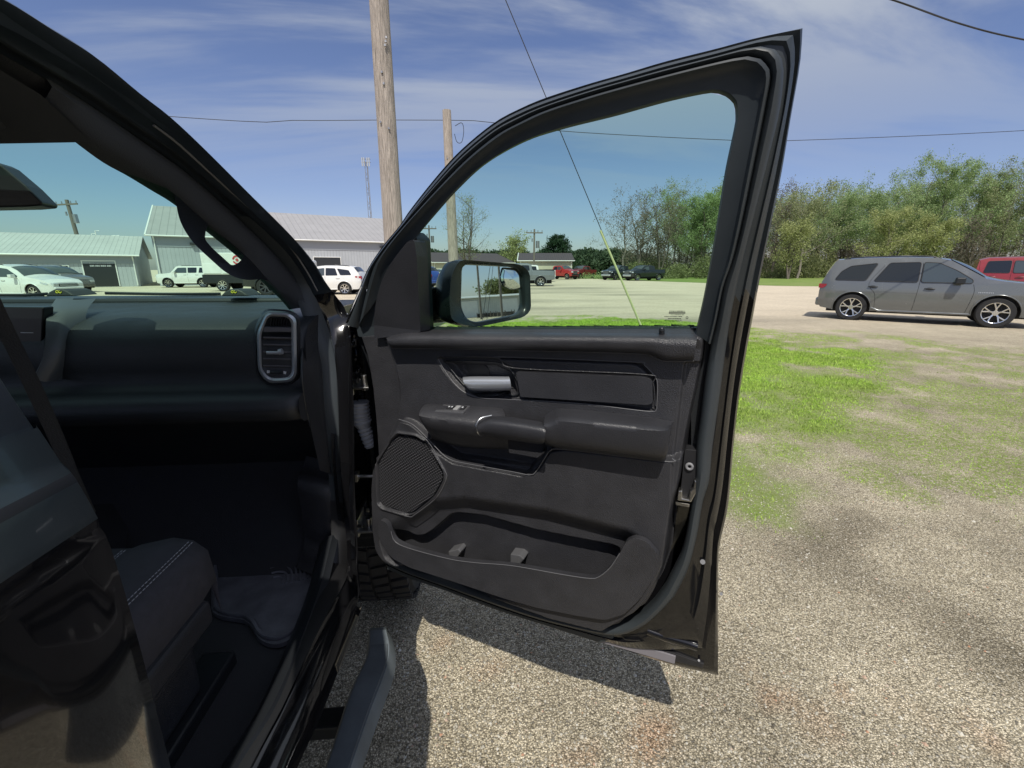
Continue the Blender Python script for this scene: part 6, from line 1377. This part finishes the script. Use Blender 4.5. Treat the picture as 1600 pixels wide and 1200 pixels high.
for dx_, dz_ in ((-.012, .0), (-.020, .001), (-.150, -.012), (-.156, -.012)):
    mesh('stitching', join(*[tube([(sx1+dx_, y, SZ+dz_+.0015), (sx1+dx_, y+.0055, SZ+dz_+.0015)], .0011, 4) for y in np.arange(.22, sy1-.05, .009)]), M['thread'], SEAT)
mesh('seat_side_shield', join(box(sx1-.05, sx1+.012, -.3, sy1-.06, .74, .80)), M['trim2'], TK, bevel=.012, seg=3)
mesh('seat_base', join(box(sx1-.5, sx1-.01, -.3, sy1-.10, .60, .735)), M['trim'], TK, bevel=.02, seg=3)
mesh('seat_rail', join(box(sx1-.07, sx1+.005, -.3, sy1-.0, .565, .60)), M['satin'], TK, bevel=.006)
mesh('seat_back', loft([[(sx1-.52, y, z), (sx1-.50, y+.09, z), (sx1-.30, y+.06, z), (sx1-.08, y+.10, z), (sx1-.0, y+.05, z), (sx1+.0, y-.10, z), (sx1-.5, y-.10, z)] for y, z in ((.30,.85),(.24,1.0),(.17,1.2),(.10,1.45),(.07,1.55),(.03,1.58))]), M['cloth'], TK, smooth=60)
mesh('head_rest', join(box(sx1-.40, sx1-.12, -.02, .10, 1.60, 1.78)), M['cloth'], TK, bevel=.04, seg=4)
bl = [YP(*p) for p in [(-60,330,.44),(8,482,.50),(60,590,.52),(100,680,.54),(126,745,.55),(150,800,.56)]]; br_ = [YP(*p) for p in [(-85,345,.44),(-14,492,.50),(38,600,.52),(80,690,.54),(108,752,.55),(134,805,.56)]]
A_, B_2 = resample([tuple(p) for p in bl], 30), resample([tuple(p) for p in br_], 30)
mesh('seat_belt', loft([A_, B_2, B_2+np.array([0,-.002,0]), A_+np.array([0,-.002,0])], ), M['belt'], TK, smooth=30)
# ---------------------------------------------------------------- closed rear door, seen in glancing view
BY = .392
rp_ = [(-.345,.50),(-.332,.54),(-.327,.60),(-.325,.70),(-.3245,.85),(-.3245,.95),(-.3245,1.05),(-.325,1.16),(-.327,1.235),(-.330,1.272),(-.3335,1.278),(-.332,1.284),(-.338,1.31),(-.344,1.33),(-.348,1.334),(-.350,1.339),(-.362,1.375),(-.374,1.40),(-.50,1.80)]
rp2 = resample([(x, 0, z) for x, z in rp_], 150)
rowsR = []
for y, dxx in ((BY, -.035), (BY-.004, -.008), (BY-.012, 0), (BY-.1, 0), (0, .002), (-.4, .004), (-.9, 0)): rr = rp2.copy(); rr[:, 1] = y; rr[:, 0] += dxx; rowsR.append(rr)
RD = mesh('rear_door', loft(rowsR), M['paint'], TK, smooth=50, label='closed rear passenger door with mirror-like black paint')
RD.data.materials.append(mat('painted reflection band', (.030,.038,.042), .28, coat=.2)); RD.data.materials.append(M['cavity']); RD.data.materials.append(M['satin'])  # reflection on the shoulder put into the colour: pale bands, dark stripes
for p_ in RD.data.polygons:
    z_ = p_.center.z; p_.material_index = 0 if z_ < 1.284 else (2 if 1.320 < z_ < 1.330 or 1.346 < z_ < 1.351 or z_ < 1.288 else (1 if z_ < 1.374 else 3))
mesh('b_pillar', join(box(-.47, -.385, BY-.10, BY-.012, .56, 1.30)), M['trim2'], TK, bevel=.01)
mesh('b_pillar_upper', loft([np.array([(-.40, BY-.012, 1.3), (-.46, BY-.012, 1.3), (-.46, BY-.12, 1.3), (-.40, BY-.12, 1.3)]), np.array([(-.55, BY-.03, 1.82), (-.62, BY-.03, 1.82), (-.62, BY-.16, 1.82), (-.55, BY-.16, 1.82)])], closed=True), M['trim2'], TK)
c_ = np.array(XP(252, 1056, -.345))
mesh('striker', tube([(c_[0]-.03, BY+.004, c_[2]), (c_[0]-.005, BY+.012, c_[2])], .006, 8), M['steel'], TK, smooth=60)
# far side and back of the cab
mesh('cab_shell', join(box(-2.33, -2.27, -1.6, 1.5, .5, 1.30), box(-2.3, -.5, -1.66, -1.6, .5, 1.35), box(-2.2, -.42, 1.78, 1.9, .5, 1.30), box(-2.3, -2.2, -.35, -.2, 1.3, 1.82), box(-2.3, -2.2, -1.66, -1.5, 1.3, 1.82)), M['paint'], TK)
mesh('cargo_bed', join(box(-2.3, -.35, -3.4, -1.75, .6, 1.32)), M['paint'], TK, bevel=.03)
# ---------------------------------------------------------------- running board
bl_ = [G(*p, .42) for p in [(576,985),(571,1025),(545,1081),(506,1200),(430,1400)]]; br2 = [G(*p, .42) for p in [(606,985),(612,1010),(608,1046),(582,1116),(553,1200),(490,1400)]]
A_ = resample([tuple(p) for p in bl_], 30); B_3 = resample([tuple(p) for p in br2], 30); e0 = np.array([0,.0,-.02])
RB = mesh('running_board', loft([A_+np.array([0,0,-.05]), A_+np.array([0,0,-.008]), mixd(A_, B_3, .08), mixd(A_, B_3, .9)+np.array([0,0,.003]), B_3+np.array([0,0,-.008]), B_3+np.array([.01,0,-.03]), mixd(A_, B_3, .85)+np.array([0,0,-.06]), A_+np.array([0,0,-.05])]), M['step'], TK, smooth=40)
tip = np.array(G(591, 975, .42)); 
mesh('end_cap', loft([np.array([A_[0]+np.array([0,0,-.05]), A_[0], B_3[0], B_3[0]+np.array([0,0,-.05])]), np.array([tip+np.array([-.028,-.01,-.05]), tip+np.array([-.026,-.008,-.006]), tip+np.array([.026,-.008,-.006]), tip+np.array([.028,-.01,-.05])]), np.array([tip+np.array([-.012,.006,-.045]), tip+np.array([-.01,.006,-.02]), tip+np.array([.01,.006,-.02]), tip+np.array([.012,.006,-.045])])], closed=True), M['step'], RB, bevel=.004, smooth=50)
pd = [A_[3:], B_3[3:]]
mesh('step_pad', loft([mixd(pd[0], pd[1], .12)+np.array([0,0,.002]), mixd(pd[0], pd[1], .14)+np.array([0,0,.006]), mixd(pd[0], pd[1], .84)+np.array([0,0,.007]), mixd(pd[0], pd[1], .86)+np.array([0,0,.002])]), mat('worn step rubber', (.085,.10,.112), .7, bump=.6, bscale=120, bdist=.001, var=.2, vscale=15), RB, smooth=30)
for y in (.95, .35): mesh('step_bracket', box(-.55, -.30, y-.03, y+.03, .33, .37), M['satin'], RB, bevel=.005)
# ================================================================== WHAT THE DOOR MIRROR SHOWS (to the right of the camera)
# unit directions seen in the mirror
def mir_dir(px, py):
    p = MP(px, py, -.004); i = (p-CP); i /= np.linalg.norm(i); r = i-2*np.dot(i, mn)*mn; return p, r
def mir_at(px, py, dist):
    p, r = mir_dir(px, py); k = dist/math.hypot(r[0], r[1]); return p+r*k
mp_ = [mir_at(x, 483, 34) for x in (741, 812)]
A0, B0 = mir_at(735, 470, 70), mir_at(830, 470, 74)
dirm = (np.array(A0)-np.array(B0))[:2]; dirm /= np.linalg.norm(dirm)
# front wall must face the truck: run so that the building extends away from it
pa, pb = np.array(A0)[:2]+dirm*10, np.array(B0)[:2]-dirm*14
cr = np.cross(np.append(pb-pa, 0), np.append(-pa, 0))[2]
if cr > 0: pa, pb = pb, pa
T5, L5 = shed('white_store_building', tuple(pa), tuple(pb), 14, 3.0, 3.4, 'long white metal store building behind the viewer, seen only in the door mirror', wall=corr('mirror building steel', (.52,.53,.50), .9), roof=ROOFW)
for k in range(3): opening(T5, 'roller_door', L5*(.28+.2*k), L5*(.28+.2*k)+2.6, 0.02, 2.5, m=TRIMW)
def mpole(px, dist, h, lab):
    p = mir_at(px, 470, dist); T = pole((p[0], p[1]), h, .13, lab, m=WOODD)
    a = math.atan2(p[1], p[0]); T.rotation_euler.z = a
    mesh('crossarm', box(-.08, .08, -1.2, 1.2, h-.7, h-.56), WOODD, T, local=True)
    mesh('transformer', join(tube([(-.3, .35, h-2.6), (-.3, .35, h-1.5)], .28, 12), tube([(-.3, -.35, h-2.5), (-.3, -.35, h-1.6)], .22, 12)), M['steel'], T, local=True)
    return p
pA = mpole(750, 56, 12.4, 'utility pole with transformers at the left of the door mirror reflection')
pB = mpole(783, 52, 11.6, 'utility pole with transformers at the middle of the door mirror reflection')
for dz in (.0, -.55, -1.1, -1.9):
    q = [(pA[0]*1.0, pA[1], 11.8+dz), ((pA[0]+pB[0])/2, (pA[1]+pB[1])/2, 11.0+dz), (pB[0], pB[1], 11.1+dz)]
    d_ = np.array(q[2])-np.array(q[0]); q = [tuple(np.array(q[0])-d_*2)]+q+[tuple(np.array(q[2])+d_*2)]
    wire('overhead_cable', q, {0.0: 'topmost', -.55: 'second', -1.1: 'third', -1.9: 'lowest'}[dz]+' cable strung between the two poles in the door mirror', .03)
g_ = mir_at(752, 478, 50); wire('guy_cable', [(pB[0], pB[1], 10.4), (g_[0], g_[1], 0)], 'upper guy cable slanting down in the door mirror', .028)
g_ = mir_at(759, 478, 48); wire('guy_cable', [(pB[0], pB[1], 9.4), (g_[0], g_[1], 0)], 'lower guy cable slanting down in the door mirror', .028)
for i, (px, h_) in enumerate(((766, 6.5), (778, 6.9), (792, 6.2))):
    p = mir_at(px, 470, 98); tree('broadleaf_tree', (p[0], p[1]), h_, ['leftmost', 'middle', 'rightmost'][i]+' of three trees over the building in the door mirror', leaf='bush', nleaf=1500, maxd=4, seed=60+i, width=10, size=.3, clear=.2)
for i in range(4):
    p = mir_at(752+i*14, 483, 64+(i % 2)); T = thing('scrap_crate', (p[0], p[1], 0), ['dark crate nearest the left end', 'second dark crate from the left', 'third dark crate from the left', 'rightmost dark crate'][i]+' of the row before the building in the door mirror', 'crate', 'crates by the building behind the viewer')
    T.rotation_euler.z = .3*i
    mesh('crate_frame', join(*[box(x, x+.08, y, y+.08, 0, .75+.1*(i % 2)) for x in (-.8,.72) for y in (-.5,.42)]+[box(-.8, .8, -.5, -.46, z, z+.12) for z in (.1,.3,.5)]+[box(-.8, .8, .46, .5, z, z+.12) for z in (.1,.3,.5)]), WOODD, T, local=True)
    mesh('crate_load', box(-.7, .7, -.42, .42, .05, .62), M['underbody'], T, bevel=.06, local=True)
